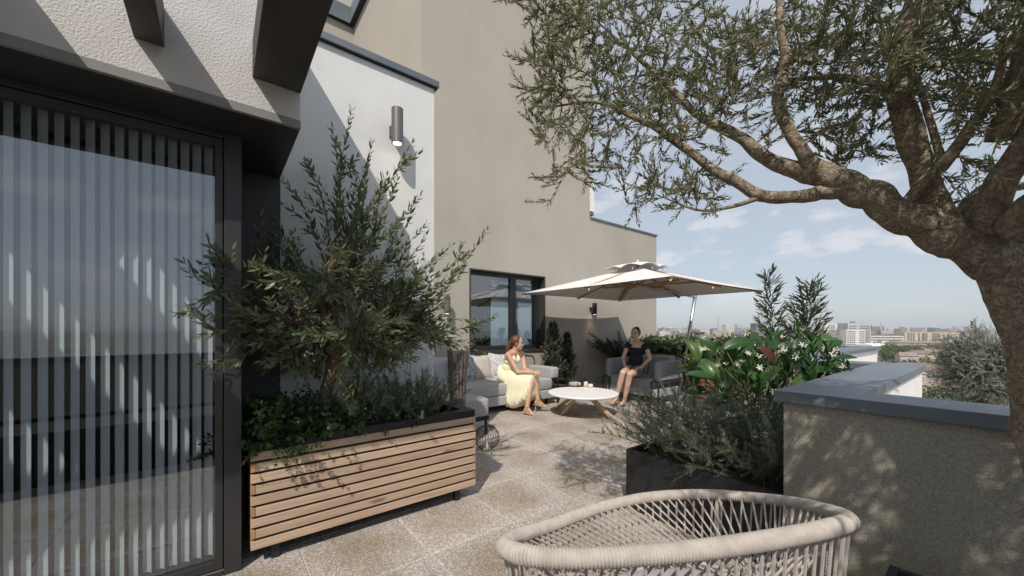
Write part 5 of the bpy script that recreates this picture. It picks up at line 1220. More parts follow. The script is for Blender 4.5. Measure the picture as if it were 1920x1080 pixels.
def woman_left():
    pel = P(951,703,6.32); t = thing('person', 'woman in a pale yellow halter dress with auburn ponytail sitting on the sofa edge', 'person', (pel.x,pel.y,0), 'women talking round the coffee table')
    m = MB(); up = Vector((0,0,1))
    waist = P(954,689,6.30); chest = P(959,672,6.29); neckb = P(964.5,659,6.28); hc = P(970,643,6.26)
    shR, shL = P(953,665.5,6.14), P(979,664,6.42)
    face = (RT*0.97 - FW*0.12 + Vector((0,0,-0.06))); f, u, r = frame(face, up+RT*0.10)
    lat = (shL-shR).normalized(); fb = Vector((lat.y,-lat.x,0)); fb = fb if fb.dot(RT) > 0 else -fb; fb.normalize()
    m.ell(pel, lat*0.165, fb*0.12, up*0.11, 20, 12); m.ell(waist, lat*0.122, fb*0.092, up*0.12, 20, 12); m.ell(chest, lat*0.150, fb*0.102, up*0.135, 20, 12)
    for s in (-1,1): m.sph(chest+fb*0.068+lat*(s*0.062)-up*0.012, 0.058, 12, 8)
    limb(m, (chest+up*0.07,0.085),(neckb,0.052),(hc-u*0.06-f*0.012,0.046))
    limb(m, (neckb-up*0.02,0.06),(shR,0.050)); limb(m, (neckb-up*0.02,0.06),(shL,0.050))
    elR, wrR = P(970.5,698,6.05), P(998,697.5,6.00); elL, wrL = P(984,692,6.32), P(1001,698,6.10)
    limb(m,(shR,0.047),(elR,0.036),(wrR,0.024)); limb(m,(shL,0.047),(elL,0.036),(wrL,0.024))
    fwd = RT; hand(m, wrR, P(1008,699,5.99)-wrR, FW*0.9+Vector((0,0,-0.3)), -1, 0.9); hand(m, wrL, P(1009,701,6.05)-wrL, -FW*0.8+Vector((0,0,-0.5)), 1, 0.8)
    hipR, hipL = pel-lat*0.085-up*0.02, pel+lat*0.085-up*0.02
    knR, knL = P(997,715,5.98), P(1003,707.5,6.14); anR, anL = P(988.5,763,5.86), P(1008.5,749,6.06)
    limb(m,(hipR,0.088),(knR,0.056)); limb(m,(knR,0.054),(knR.lerp(anR,0.33)-fwd*0.012,0.052),(anR,0.033)); limb(m,(hipL,0.088),(knL,0.056)); limb(m,(knL,0.054),(knL.lerp(anL,0.33)-fwd*0.012,0.052),(anL,0.033))
    fR = foot(m, anR, P(1002,779.5,5.80)+Vector((0,0,0.03))); fL = foot(m, anL, P(1026,764,6.10)+Vector((0,0,0.02)))
    head(m, hc, face, up+RT*0.10)
    soft('body', m, M_skin1, t, 0.0075, 3, 0.45); face_parts(hc, face, up+RT*0.10, t)
    sandal(t, anR, *fR, 0.0); sandal(t, anL, *fL, 0.0)
    # hair: cap, nape and a long ponytail
    m = MB(); m.ell(hc+u*0.030-f*0.026, f*0.094, r*0.086, u*0.100, 20, 14)
    for s in (-1,1): m.ell(hc+u*0.02-f*0.02+r*(s*0.052), f*0.060, r*0.034, u*0.070, 12, 8)
    m.cap2(hc+u*0.02-f*0.085, 0.045, hc-f*0.125-u*0.02, 0.040, 12); tail = [hc-f*0.12-u*0.01, hc-f*0.150-u*0.09, hc-f*0.160-u*0.17, hc-f*0.185-u*0.25]
    for a, b, ra, rb in zip(tail, tail[1:], (0.036,0.040,0.034), (0.040,0.034,0.012)): m.cap2(a, ra, b, rb, 10)
    soft('hair', m, M_hair1, t, 0.008, 2, 0.4)
    # bodice and halter straps
    m = MB(); m.ell(waist, lat*0.130, fb*0.100, up*0.115, 20, 12); m.ell(chest-up*0.045, lat*0.150, fb*0.108, up*0.080, 20, 12)
    for s in (-1,1):
        b_ = chest+fb*0.070+lat*(s*0.062)-up*0.014; m.sph(b_, 0.064, 12, 8); limb(m, (b_+up*0.03+fb*0.01,0.036),(chest+fb*0.075+lat*(s*0.055)+up*0.09,0.020),(neckb-fb*0.03+lat*(s*0.045)+up*0.02,0.014))
    soft('bodice', m, M_dress, t, 0.009, 3, 0.4)
    # skirt: stations from the hips to the knees, cloth falling from the thighs to the hem
    m = MB(); ns, nc = 60, 44; a0 = pel-(knR.lerp(knL,0.5)-pel).normalized()*0.10+up*0.02; a1 = knR.lerp(knL,0.5)+(knR.lerp(knL,0.5)-pel).normalized()*0.035
    ax = (a1-a0); axh = Vector((ax.x,ax.y,0)).normalized(); sd = Vector((axh.y,-axh.x,0)); sd = sd if sd.dot(FW) < 0 else -sd       # sd: towards the camera
    hems = [0.30,0.14,0.05,0.04,0.08,0.17,0.26]
    for i in range(ns+1):
        v = i/ns; c = a0.lerp(a1, v); hz = hems[min(int(v*6),5)]*(1-(v*6-min(int(v*6),5)))+hems[min(int(v*6),5)+1]*(v*6-min(int(v*6),5))
        w = 0.165+0.045*math.sin(math.pi*v); e = 1.0 if 0.0 < v < 1.0 else 0.6; top = c.z+0.095-0.02*v + (0.06 if v < 0.2 else 0)*(1-v/0.2)
        for k in range(nc):
            a = 2*math.pi*k/nc; ca, sa = math.cos(a), math.sin(a)
            x = math.copysign(abs(ca)**0.62, ca)*w*e; y = math.copysign(abs(sa)**0.75, sa)
            zc, zh = (top+hz)/2, (top-hz)/2; drop = max(0,-y)
            fold = (0.026*math.sin(v*34+k*0.25+1.5*math.sin(v*9))+0.014*math.sin(v*71+1.3-k*0.3))*(0.25+drop)*(1 if abs(ca) > 0.2 else 0.3); lean = 0.09*drop*(1 if ca*1 > 0 else -0.2)
            p = c + sd*(x*(1+0.22*drop)+math.copysign(fold,ca)) ; m.v.append((p.x+axh.x*0.03*drop*(v-0.6), p.y+axh.y*0.03*drop*(v-0.6), zc+y*zh*(e*0.5+0.5)))
    m.f = [(i*nc+k, i*nc+(k+1)%nc, (i+1)*nc+(k+1)%nc, (i+1)*nc+k) for i in range(ns) for k in range(nc)]; m.f.append(tuple(range(nc-1,-1,-1))); m.f.append(tuple(ns*nc+k for k in range(nc)))
    o = obj('skirt', m, M_dress, t, smooth=True); s_ = o.modifiers.new('soften','SMOOTH'); s_.factor = 0.4; s_.iterations = 1
woman_left()

def woman_right():
    pel = P(1190,690,6.98); t = thing('person', 'dark-haired woman in a black top and short skirt sitting on the grey armchair', 'person', (pel.x,pel.y,0), 'women talking round the coffee table')
    m = MB(); up = Vector((0,0,1))
    waist = P(1192,675,7.0); chest = P(1194.5,656,7.03); neckb = P(1194.5,642,7.05); hc = P(1191.5,626,7.02)
    shA, shB = P(1178,646,7.08), P(1211,647.5,6.92)
    lat = (shB-shA).normalized(); fb = Vector((lat.y,-lat.x,0)).normalized(); fb = fb if fb.dot(FW) < 0 else -fb
    face = -RT*0.62 - FW*0.75 + Vector((0,0,-0.03)); f, u, r = frame(face, up)
    m.ell(pel, lat*0.165, fb*0.12, up*0.11, 20, 12); m.ell(waist, lat*0.122, fb*0.092, up*0.12, 20, 12); m.ell(chest, lat*0.150, fb*0.102, up*0.135, 20, 12)
    for s in (-1,1): m.sph(chest+fb*0.068+lat*(s*0.062)-up*0.012, 0.056, 12, 8)
    limb(m, (chest+up*0.07,0.085),(neckb,0.050),(hc-u*0.06-f*0.012,0.045)); limb(m, (neckb-up*0.02,0.058),(shA,0.048)); limb(m, (neckb-up*0.02,0.058),(shB,0.048))
    elA, wrA = P(1168.5,671,6.98), P(1170.5,684,6.80); elB, wrB = P(1218.5,672,6.82), P(1203,688,6.66)
    limb(m,(shA,0.045),(elA,0.035),(wrA,0.024)); limb(m,(shB,0.045),(elB,0.035),(wrB,0.024))
    hand(m, wrA, P(1176,689,6.70)-wrA, Vector((0,0,-1)), 1, 0.5); hand(m, wrB, P(1193,691,6.60)-wrB, Vector((0,0,-1)), 1, 0.5)
    hipA, hipB = pel-lat*0.085-up*0.02, pel+lat*0.085-up*0.02
    knA, knB = P(1168,699,6.56), P(1181,702,6.48); anA, anB = P(1155.5,746,6.64), P(1171,749,6.58)
    limb(m,(hipA,0.085),(knA,0.055)); limb(m,(knA,0.053),(knA.lerp(anA,0.33),0.051),(anA,0.032)); limb(m,(hipB,0.085),(knB,0.055)); limb(m,(knB,0.053),(knB.lerp(anB,0.33),0.051),(anB,0.032))
    fA = foot(m, anA, P(1148,757,6.5)+Vector((0,0,0.02))); fB = foot(m, anB, P(1165,759,6.46)+Vector((0,0,0.02)))
    head(m, hc, face, up); soft('body', m, M_skin2, t, 0.0075, 3, 0.45); face_parts(hc, face, up, t); sandal(t, anA, *fA, 0.0); sandal(t, anB, *fB, 0.0)
    m = MB(); m.ell(hc+u*0.030-f*0.026, f*0.094, r*0.086, u*0.100, 20, 14)
    for s in (-1,1): m.ell(hc+u*0.02-f*0.02+r*(s*0.052), f*0.060, r*0.034, u*0.066, 12, 8)
    m.sph(hc+u*0.085-f*0.085, 0.048, 12, 8); m.sph(hc-f*0.10+u*0.01, 0.04, 10, 8); soft('hair', m, M_hair2, t, 0.008, 2, 0.4)
    m = MB(); m.ell(waist, lat*0.134, fb*0.104, up*0.13, 20, 12); m.ell(chest-up*0.012, lat*0.160, fb*0.112, up*0.112, 20, 12); m.ell(pel+up*0.05, lat*0.165, fb*0.125, up*0.07, 20, 10)
    for s in (-1,1): m.sph(chest+fb*0.070+lat*(s*0.062)-up*0.014, 0.063, 12, 8)
    for s_, e_ in ((shA,elA),(shB,elB)): limb(m, (chest.lerp(s_,0.75)+up*0.005,0.056),(s_,0.056),(s_.lerp(e_,0.24),0.052))
    soft('top', m, M_top, t, 0.009, 3, 0.4)
    m = MB(); m.ell(pel-up*0.01, lat*0.182, fb*0.132, up*0.105, 20, 12)
    for h_, k_ in ((hipA,knA),(hipB,knB)): limb(m,(h_,0.100),(h_.lerp(k_,0.55),0.082))
    soft('skirt', m, M_short, t, 0.010, 3, 0.4)
woman_right()
# ------------------------------------------------------------------ the city below
GZ = -24.0
def citymat(name, col, win, sx, sz, vary=0.16):
    m, nt, N, L, b = nodes(name); b.inputs['Roughness'].default_value = 0.8
    tc = N.new('ShaderNodeTexCoord'); g = N.new('ShaderNodeNewGeometry'); sn = N.new('ShaderNodeSeparateXYZ'); L.new(g.outputs['Normal'], sn.inputs[0])
    so_ = N.new('ShaderNodeSeparateXYZ'); L.new(tc.outputs['Object'], so_.inputs[0])
    ad = N.new('ShaderNodeMath'); ad.operation = 'ADD'; L.new(so_.outputs[0], ad.inputs[0]); L.new(so_.outputs[1], ad.inputs[1])
    cb = N.new('ShaderNodeCombineXYZ'); L.new(ad.outputs[0], cb.inputs[0]); L.new(so_.outputs[2], cb.inputs[1])
    br = N.new('ShaderNodeTexBrick'); br.offset = 0; br.inputs['Scale'].default_value = 1; br.inputs['Brick Width'].default_value = sx; br.inputs['Row Height'].default_value = sz
    br.inputs['Mortar Size'].default_value = 0.62; br.inputs['Mortar Smooth'].default_value = 0.0; br.inputs['Color1'].default_value = rgba(win); br.inputs['Color2'].default_value = rgba([w*1.8 for w in win]); br.inputs['Mortar'].default_value = rgba(col)
    L.new(cb.outputs[0], br.inputs['Vector'])
    ab = N.new('ShaderNodeMath'); ab.operation = 'ABSOLUTE'; L.new(sn.outputs[2], ab.inputs[0]); gt = N.new('ShaderNodeMath'); gt.operation = 'GREATER_THAN'; gt.inputs[1].default_value = 0.5; L.new(ab.outputs[0], gt.inputs[0])
    mx = N.new('ShaderNodeMix'); mx.data_type = 'RGBA'; L.new(gt.outputs[0], mx.inputs[0]); L.new(br.outputs[0], mx.inputs[6]); mx.inputs[7].default_value = rgba([c*0.8 for c in col])
    oi = N.new('ShaderNodeObjectInfo'); hs = N.new('ShaderNodeHueSaturation'); mr = N.new('ShaderNodeMapRange'); mr.inputs[3].default_value = 1-vary; mr.inputs[4].default_value = 1+vary
    L.new(oi.outputs['Random'], mr.inputs[0]); L.new(mr.outputs[0], hs.inputs['Value']); L.new(mx.outputs[2], hs.inputs['Color']); L.new(hs.outputs[0], b.inputs['Base Color']); return m
CM = [citymat('city_white', (0.54,0.52,0.49), (0.07,0.08,0.10), 2.6, 3.0), citymat('city_cream', (0.42,0.36,0.29), (0.09,0.09,0.10), 3.2, 3.1), citymat('city_rose', (0.34,0.25,0.21), (0.08,0.08,0.09), 2.8, 3.0),
      citymat('city_grey', (0.26,0.27,0.29), (0.07,0.08,0.10), 2.4, 3.2), citymat('city_tan', (0.36,0.30,0.23), (0.10,0.09,0.09), 3.6, 3.4)]
M_cw = pbr('far_wall_white', (0.64,0.62,0.58), 0.8, (0.70,0.68,0.64), 0.2); M_cg = pbr('far_wall_grey', (0.40,0.40,0.41), 0.8, (0.46,0.46,0.47), 0.2); M_ct = pbr('far_wall_tan', (0.47,0.39,0.31), 0.8, (0.53,0.45,0.36), 0.2)
M_cwin = pbr('far_window', (0.05,0.06,0.075), 0.25); M_croof = pbr('far_roof_tan', (0.24,0.19,0.15), 0.9, (0.31,0.25,0.20), 0.3); M_cred = pbr('far_roof_red', (0.17,0.125,0.105), 0.9, (0.24,0.175,0.15), 0.6); M_cviol = pbr('far_roof_violet', (0.20,0.17,0.25), 0.8); M_cdark = pbr('far_wall_dark', (0.13,0.12,0.13), 0.7)
def groundmat():
    m, nt, N, L, b = nodes('city_ground'); b.inputs['Roughness'].default_value = 0.95
    tc = N.new('ShaderNodeTexCoord'); n = N.new('ShaderNodeTexNoise'); n.inputs['Scale'].default_value = 0.012; n.inputs['Detail'].default_value = 9; n.inputs['Roughness'].default_value = 0.7; L.new(tc.outputs['Object'], n.inputs['Vector'])
    r = N.new('ShaderNodeValToRGB'); e = r.color_ramp.elements; e[0].position = 0.36; e[0].color = (0.085,0.09,0.05,1); e[1].position = 0.66; e[1].color = (0.40,0.35,0.30,1)
    for p, c in ((0.45,(0.17,0.155,0.12,1)),(0.50,(0.25,0.22,0.19,1)),(0.58,(0.17,0.16,0.16,1))): q = e.new(p); q.color = c
    L.new(n.outputs['Fac'], r.inputs[0]); L.new(r.outputs[0], b.inputs['Base Color']); return m
m = MB(); m.add([(-9000,-9000,GZ),(9000,-9000,GZ),(9000,9000,GZ),(-9000,9000,GZ)], [(0,1,2,3)]); structure('ground', m, groundmat())
def G(px, D): p = P(px, HZY, D); return Vector((p.x,p.y,GZ))
def zpx(py, D): return CAM_H+(HZY-py)/FPX*D
def bbox_frame(D, px0, px1, dep): 
    a, b = G(px0,D), G(px1,D); return (a+b)/2, (b-a)/2, (FW*dep/2), (b-a).length
def block(parent, name, mt, px0, px1, ytop, D, dep, z0=GZ, zt=None):
    c, hx, hy, w = bbox_frame(D, px0, px1, dep); zt = zpx(ytop, D) if zt is None else zt; m = MB(); c = c+hy
    m.obox((c.x,c.y,(z0+zt)/2), hx, hy, (0,0,(zt-z0)/2)); return obj(name, m, mt, parent)
def windows(parent, px0, px1, ytop, ybot, D, cols, rows, ww=0.55, hh=0.5, name='window', mt=None, off=0.0):
    a, b = G(px0,D), G(px1,D); zt, zb = zpx(ytop,D), zpx(ybot,D); hx = (b-a)/cols; hz = (zt-zb)/rows; ms = None
    for i in range(cols):
        for j in range(rows):
            c = a+hx*(i+0.5)-FW*(0.12+off); c.z = zb+hz*(j+0.5); me_ = MB(); me_.obox((0,0,0), hx*ww/2, FW*0.1, (0,0,hz*hh/2))
            if ms is None:
                ms = bpy.data.meshes.new(name); ms.from_pydata(me_.v, [], me_.f); ms.materials.append(mt or M_cwin)
            o = bpy.data.objects.new(name, ms); COL.objects.link(o); o.parent = parent; o.location = c-wloc(parent)
def bld(name, label, px, D, group=None): g = G(px,D); return thing(name, label, 'building', (g.x,g.y,GZ), group)
def landmarks():
    D = 560; t = bld('apartment_tower', 'tall pale apartment tower with stacked balconies on the right skyline', 1610, D)
    block(t,'wall',M_cg,1590,1633,606,D,18); windows(t,1592,1606,610,642,D,4,8); windows(t,1612,1631,610,642,D,5,8)
    block(t,'lift_shaft',M_cg,1604,1625,602,D+3,10); block(t,'front_wing',M_cw,1587,1622,618,D-14,10); windows(t,1588,1604,620,648,D-14,4,7,0.7,0.45); windows(t,1611,1621,620,648,D-14,3,7,0.7,0.45)
    D = 700; t = bld('slab_tower', 'slim white tower with violet-tinted window strip beside the tall shrub', 1557, D); block(t,'wall',M_cw,1545,1569,607,D,16); windows(t,1553,1566,609,630,D,3,7,0.8,0.5)
    D = 600; t = bld('long_block', 'long low white block with ribbon windows between the tower and the slab', 1664, D); block(t,'wall',M_cw,1630,1694,629,D,14); 
    for y in (633,637.5): windows(t,1633,1692,y-1.3,y+1.3,D,14,1,0.8,0.8)
    block(t,'roof',M_cdark,1629,1695,627.3,D-0.5,15,z0=zpx(628.9,D))
    D = 620; t = bld('slab_block', 'long tan apartment slab with dark stairwell bays on the right', 1743, D); block(t,'wall',M_ct,1696,1790,623,D,16); 
    for x in (1703,1708,1713,1723,1730,1733,1737,1749,1753,1757,1761,1778): windows(t,x-1.6,x+1.6,624.5,640,D,1,7,0.9,0.62)
    D = 640; t = bld('stepped_block', 'stepped cream block right of the long tan slab', 1808, D); block(t,'wall',M_ct,1778,1800,624,D,14); block(t,'wing',M_cw,1785,1818,629,D-20,14); 
    for y in (632,636,640): windows(t,1788,1816,y-1.2,y+1.0,D-20,6,1,0.75,0.8)
    D = 900; t = bld('dark_tower', 'dark brown tower left of the tall narrow shrub', 1424, D); block(t,'wall',M_cdark,1417,1432,606,D,20); windows(t,1418,1431,608,626,D,4,7,0.6,0.5,mt=M_cg)
    D = 760; t = bld('grey_block', 'grey apartment block left of the parasol mast on the skyline', 1370, D); block(t,'wall',M_cw,1362,1376,608.5,D,16); windows(t,1363,1375,610,626,D,4,7)
    for px, y0, D, lab in ((1347,592,1050,'tall thin chimney left on the city skyline'),(1652,605,900,'thin chimney right of the pale apartment tower'),(1473,596,1500,'slender television tower between the two tall shrubs')):
        g = G(px,D); m = MB(); zt = zpx(y0,D); m.lathe((g.x,g.y,GZ), [(2.2,0),(1.6,(zt-GZ)*0.6),(1.1,zt-GZ)], 12); tag(obj('chimney', m, M_cg, None, loc=(g.x,g.y,GZ)), lab, 'chimney', 'masts and chimneys on the skyline')
        if px == 1473:
            pass
    D = 400; t = bld('pavilion', 'violet pyramid-roofed pavilion among tan roofs beyond the parapet', 1770, D); block(t,'wall',M_cw,1757,1778,655,D,10); 
    c, hx, hy, w = bbox_frame(D,1753,1782,14); c = c+hy; z0, z1 = zpx(655.2,D), zpx(644,D); m = MB(); q = [c-hx-hy,c+hx-hy,c+hx+hy,c-hx+hy]; k = 0.25; q2 = [c+(p-c)*k for p in q]
    m.add([(p.x,p.y,z0) for p in q]+[(p.x,p.y,z1) for p in q2], [(0,1,5,4),(1,2,6,5),(2,3,7,6),(3,0,4,7),(4,5,6,7),(3,2,1,0)]); obj('roof', m, M_cviol, t)
    def hall(label, px0, px1, yr, ye, D, dep, roof, wall=M_cw):
        t = bld('house', label, (px0+px1)/2, D, 'low roofs below the terrace'); block(t,'wall',wall,px0,px1,ye,D,dep)
        c, hx, hy, w = bbox_frame(D,px0-0.6,px1+0.6,dep+2); c = c+hy-FW; z0, z1 = zpx(ye,D)+0.02, zpx(yr,D); m = MB(); q = [c-hx-hy,c+hx-hy,c+hx+hy,c-hx+hy]; r_ = [c-hx*0.85,c+hx*0.85]
        m.add([(p.x,p.y,z0) for p in q]+[(p.x,p.y,z1) for p in r_], [(0,1,5,4),(1,2,5),(2,3,4,5),(3,0,4),(3,2,1,0)]); obj('roof', m, roof, t); windows(t,px0+1,px1-1,ye+0.6,ye+0.6+3.0*FPX/D,D,max(2,int((px1-px0)/4)),1,0.5,0.6)
    hall('long tan-roofed hall in front of the apartment slab', 1700,1775,640,643,470,26,M_croof,M_ct); hall('second tan-roofed hall nearer the violet pavilion',1690,1752,645,648.5,430,22,M_croof,M_ct); hall('wide white-roofed hall behind the far parapet',1636,1672,644,649,450,24,M_cw)
    hall('red-tiled house at the foot of the silver olive tree',1733,1772,736,744,150,12,M_cred); hall('small red-roofed house between street trees',1727,1748,719,724,178,9,M_cred,M_ct); hall('red-roofed row house behind the parked cars',1752,1810,689,694,240,12,M_cred,M_ct)
    hall('tan-roofed house right of the violet pavilion',1782,1815,651,655,390,16,M_croof,M_cw); hall('tan-roofed low shed left of the violet pavilion',1712,1750,655,659,360,14,M_croof,M_cw)
    hall('white gable house at the bottom left of the tree gap',1716,1736,727,736,140,14,M_cw,M_cw)
landmarks()
def near_houses():
    r3 = random.Random(5); k = 0
    spots = [(1690,152,'cream'),(1705,170,'red'),(1722,196,'red'),(1745,132,'tan'),(1762,160,'red'),(1780,128,'tan'),(1795,150,'red'),(1700,245,'tan'),(1722,262,'red'),(1745,280,'tan'),(1785,285,'red'),(1808,262,'tan'),(1690,300,'red'),(1765,310,'tan'),(1712,330,'red'),(1800,330,'red'),(1830,300,'tan'),(1740,345,'red'),(1770,365,'tan')]
    for px, D, c in spots:
        g = G(px,D); w, dp, h = r3.uniform(7,13), r3.uniform(7,10), r3.uniform(5,8.5); a = r3.uniform(-0.3,0.9); ax = Vector((math.cos(a),math.sin(a),0)); ay = Vector((-ax.y,ax.x,0))
        near = 'nearest' if D < 165 else ('second' if D < 230 else ('third' if D < 300 else 'farthest')); x = 'left' if px < 1715 else ('middle' if px < 1760 else 'right')
        lab = '%s-roofed house in the %s row below the parapet, %s side of the gap' % (c, near, x)
        t = thing('house', lab, 'house', (g.x,g.y,GZ), '%s-roofed houses, %s row %s' % (c, near, x))
        m = MB(); m.obox(g+Vector((0,0,h/2)), ax*w/2, ay*dp/2, (0,0,h/2)); obj('wall', m, r3.choice((M_cg,M_ct,M_cw)), t)
        z0, z1 = GZ+h+0.02, GZ+h+2.4; q = [g+ax*sx*(w/2+0.4)+ay*sy*(dp/2+0.4) for sx, sy in ((-1,-1),(1,-1),(1,1),(-1,1))]; rr = [g-ax*w*0.42, g+ax*w*0.42]
        m = MB(); m.add([(p.x,p.y,z0) for p in q]+[(p.x,p.y,z1) for p in rr], [(0,1,5,4),(1,2,5),(2,3,4,5),(3,0,4),(3,2,1,0)]); obj('roof', m, {'red':M_cred,'tan':M_croof,'cream':M_ct}[c], t)
        nn = Vector((-FW.x,-FW.y,0))
        for f_, hw, hd in ((ay,ax,dp/2),(-ay,ax,dp/2),(ax,ay,w/2),(-ax,ay,w/2)):
            if f_.dot(nn) <= 0: continue
            for i in (-1,0,1):
                m = MB(); m.obox(g+f_*(hd+0.03)+hw*(i*2.3)+Vector((0,0,h*0.62)), hw*0.5, f_*0.05, (0,0,0.7)); obj('window', m, M_cwin, t)
near_houses()
def city_tree(label, px, y0, y1, w, D, seed, group='trees in the streets below'):
    r2 = np.random.default_rng(seed); g = G(px,D); zt, zb = zpx(y0,D), zpx(y1,D); rx = w/FPX*D/2; t = thing('street_tree', label, 'tree', (g.x,g.y,GZ), group)
    m = MB(); m.tube([(g.x,g.y,GZ),(g.x,g.y,(zt+zb)/2)], [0.3,0.15], 7); obj('trunk', m, M_bark, t); c = np.array([g.x,g.y,(zt+zb)/2]); n = 900
    q = unit(r2.normal(0,1,(n,3)))*(r2.random(n)**0.4)[:,None]; lump = np.array([0.75+0.45*mnoise.noise(Vector(v*2.3+np.array([seed,0,0]))) for v in q])
    pts = c+q*lump[:,None]*np.array([rx*1.2,rx*1.2,(zt-zb)/2*1.25]); L_ = 0.28+0.004*D*0.8
    leaf_mesh('crown', pts, unit(q+r2.normal(0,0.7,(n,3))), r2.normal(0,1,(n,3))+np.array([0,0,1.0]), L_*(0.7+0.6*r2.random(n)), L_*0.7, M_city, t, 0.2)
for i, (lab, px, y0, y1, w, D) in enumerate((('round green tree left of the gap below the far parapet',1692,662,682,30,330),('yellow-green tree second from the far parapet corner',1716,664,684,30,320),('green tree third along the street below the parapet',1742,667,684,28,325),('green tree by the violet pavilion',1702,652,664,24,420),
        ('broad green tree in the street right of the parapet corner',1758,702,722,34,205),('darker green tree beside the broad street tree',1738,704,720,24,210),('green tree half behind the silver olive',1790,700,718,36,215),('small green tree behind the parked cars',1775,680,692,24,270),('green tree far left behind the parasol mast',1303,622,633,20,620),('dark green tree by the grey block on the left',1318,624,632,16,640))):
    city_tree(lab, px, y0, y1, w, D, 40+i)
def cars():
    me = None; k = 0
    for row, (px0, px1, y, D) in enumerate(((1732,1768,699.5,225),(1748,1796,695.5,238))):
        for i in range(7):
            px = px0+(px1-px0)*i/6; g = G(px,D); ax = (RT*0.8+FW*0.6).normalized(); ay = Vector((-ax.y,ax.x,0)); m = MB()
            m.obox(g+Vector((0,0,0.65)), ax*2.1, ay*0.9, (0,0,0.38)); b = MB(); b.add([tuple(g+ax*x+ay*y_+Vector((0,0,z))) for z,sx in ((1.02,1.0),(1.5,0.66)) for x,y_ in ((-1.5*sx,-0.82),(1.0*sx,-0.82),(1.0*sx,0.82),(-1.5*sx,0.82))], [(0,3,2,1),(4,5,6,7),(0,1,5,4),(1,2,6,5),(2,3,7,6),(3,0,4,7)])
            cn = ('white','grey','dark')[(i*2+row) % 3]; t = thing('parked_car', 'tiny %s car parked in the %s row of the street below' % (cn, ('nearer','farther')[row]), 'car', (g.x,g.y,GZ), '%s cars in the %s row' % (cn, ('nearer','farther')[row]))
            obj('body', m, (M_cw,M_cg,M_cdark)[(i*2+row) % 3], t, bevel=0.15); obj('cabin', b, M_cwin, t)
cars()
def sprawl():
    used = []
    for i in range(250):
        u = rnd.random(); D = 330+900*u**0.8; px = rnd.uniform(1225,1870)
        if D < 640 and 1580 < px < 1825: continue
        if D < 450 and px > 1560: continue
        w = rnd.uniform(9,30); dp = rnd.uniform(9,22); h = rnd.choice((7,9,11,13,15,18,20,22))*rnd.uniform(0.8,1.1); 
        if D > 800 and rnd.random() < 0.3: h *= 1.35
        g = G(px,D); a = rnd.choice((0.1,0.5,-0.4,0.9)); ax = Vector((math.cos(a),math.sin(a),0)); ay = Vector((-ax.y,ax.x,0)); m = MB()
        m.obox((g.x,g.y,GZ+h/2), ax*w/2, ay*dp/2, (0,0,h/2))
        if rnd.random() < 0.5: m.obox((g.x,g.y,GZ+h+1.1), ax*w/6, ay*dp/6, (0,0,1.1))
        ci = rnd.randrange(5); o = obj('city_block', m, CM[ci], None, loc=(g.x,g.y,GZ)); cn = ('white','cream','rose-brown','grey','tan')[ci]; hn = 'low' if h < 12 else ('mid-height' if h < 19 else 'taller')
        wn = 'left of the parasol mast' if px < 1295 else ('between the mast and the tall shrubs' if px < 1420 else ('behind the tall shrubs' if px < 1550 else ('around the pale apartment tower' if px < 1700 else 'right of the tan slab')))
        tag(o, '%s %s city block far off, %s' % (hn, cn, wn), 'building', '%s %s city blocks, %s' % (hn, cn, wn))
    m = MB()
    for i in range(1500):
        D = rnd.uniform(1150,5200); px = rnd.uniform(1180,1960); w = rnd.uniform(12,45); h = rnd.choice((12,16,20,24,28))*rnd.uniform(0.7,1.1)*(1+0.35*(rnd.random() < 0.12)*rnd.uniform(0.5,2.0)); g = G(px,D); a = rnd.uniform(-0.6,0.9); ax = Vector((math.cos(a),math.sin(a),0)); ay = Vector((-ax.y,ax.x,0))
        m.obox((g.x,g.y,GZ+h/2), ax*w/2, ay*w*0.35, (0,0,h/2))
    tag(obj('skyline', m, CM[0], None), 'blue-hazed mass of distant city buildings along the horizon', 'skyline', None, 'stuff')
sprawl()
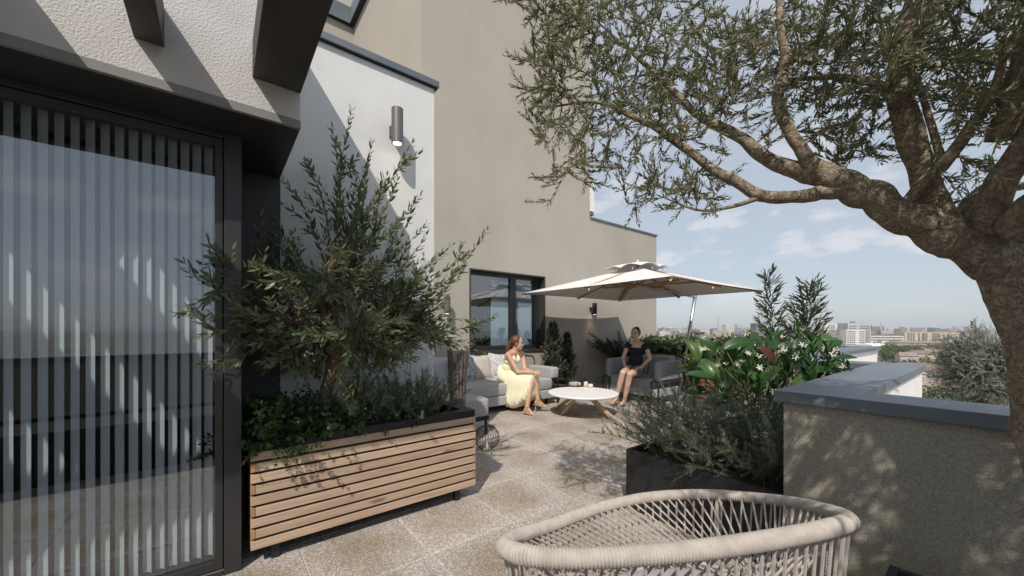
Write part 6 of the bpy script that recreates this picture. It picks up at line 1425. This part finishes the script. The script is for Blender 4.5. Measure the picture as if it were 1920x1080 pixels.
def woodland():
    b = []; L_ = []
    for i in range(420):
        D = 430+750*rng.random()**1.2; px = rng.uniform(1225,1880); p = G(px,D); r = rng.uniform(2.5,5.5); h = rng.uniform(5,10); n = 46
        q = rng.normal(0,1,(n,3)); q /= np.linalg.norm(q,axis=1,keepdims=True); q *= rng.random((n,1))**0.4
        b.append(np.array(p)+np.array([0,0,h*0.6])+q*np.array([r,r,h*0.45])); L_.append(np.full(n, r*0.42))
    for i in range(300):
        D = rng.uniform(120,430); px = rng.uniform(1680,1880); p = G(px,D); r = rng.uniform(2.0,4.2); h = rng.uniform(4,8); n = 110
        q = rng.normal(0,1,(n,3)); q /= np.linalg.norm(q,axis=1,keepdims=True); q *= rng.random((n,1))**0.4
        b.append(np.array(p)+np.array([0,0,h*0.6])+q*np.array([r,r,h*0.45])); L_.append(np.full(n, r*0.26))
    for i in range(150):
        D = rng.uniform(280,385); px = rng.uniform(1655,1815); p = G(px,D); r = rng.uniform(3.0,5.0); h = rng.uniform(7,11); n = 130
        q = rng.normal(0,1,(n,3)); q /= np.linalg.norm(q,axis=1,keepdims=True); q *= rng.random((n,1))**0.4
        b.append(np.array(p)+np.array([0,0,h*0.6])+q*np.array([r,r,h*0.45])); L_.append(np.full(n, r*0.26))
    b = np.concatenate(b); n = len(b); L_ = np.concatenate(L_)
    tag(leaf_mesh('treetops', b, rng.normal(0,1,(n,3)), rng.normal(0,1,(n,3))+np.array([0,0,1.2]), L_, L_*0.8, M_city, None, 0.2), 'mass of small green treetops scattered through the city', 'treetops', None, 'stuff')
woodland()
def haze():
    m = MB(); m.box((-8800,-8800,GZ-1.2),(8800,8800,34.0)); mt = bpy.data.materials.new('haze'); mt.use_nodes = True; nt = mt.node_tree; nt.nodes.clear()
    o_ = nt.nodes.new('ShaderNodeOutputMaterial'); v = nt.nodes.new('ShaderNodeVolumePrincipled'); v.inputs['Color'].default_value = (0.86,0.92,1.0,1); v.inputs['Density'].default_value = HAZE; v.inputs['Anisotropy'].default_value = 0.0
    nt.links.new(v.outputs[0], o_.inputs['Volume']); o = obj('haze', m, mt); tag(o, 'pale blue haze lying over the distant city', 'haze', None, 'stuff')
HAZE = 0.00014
if HAZE: haze()
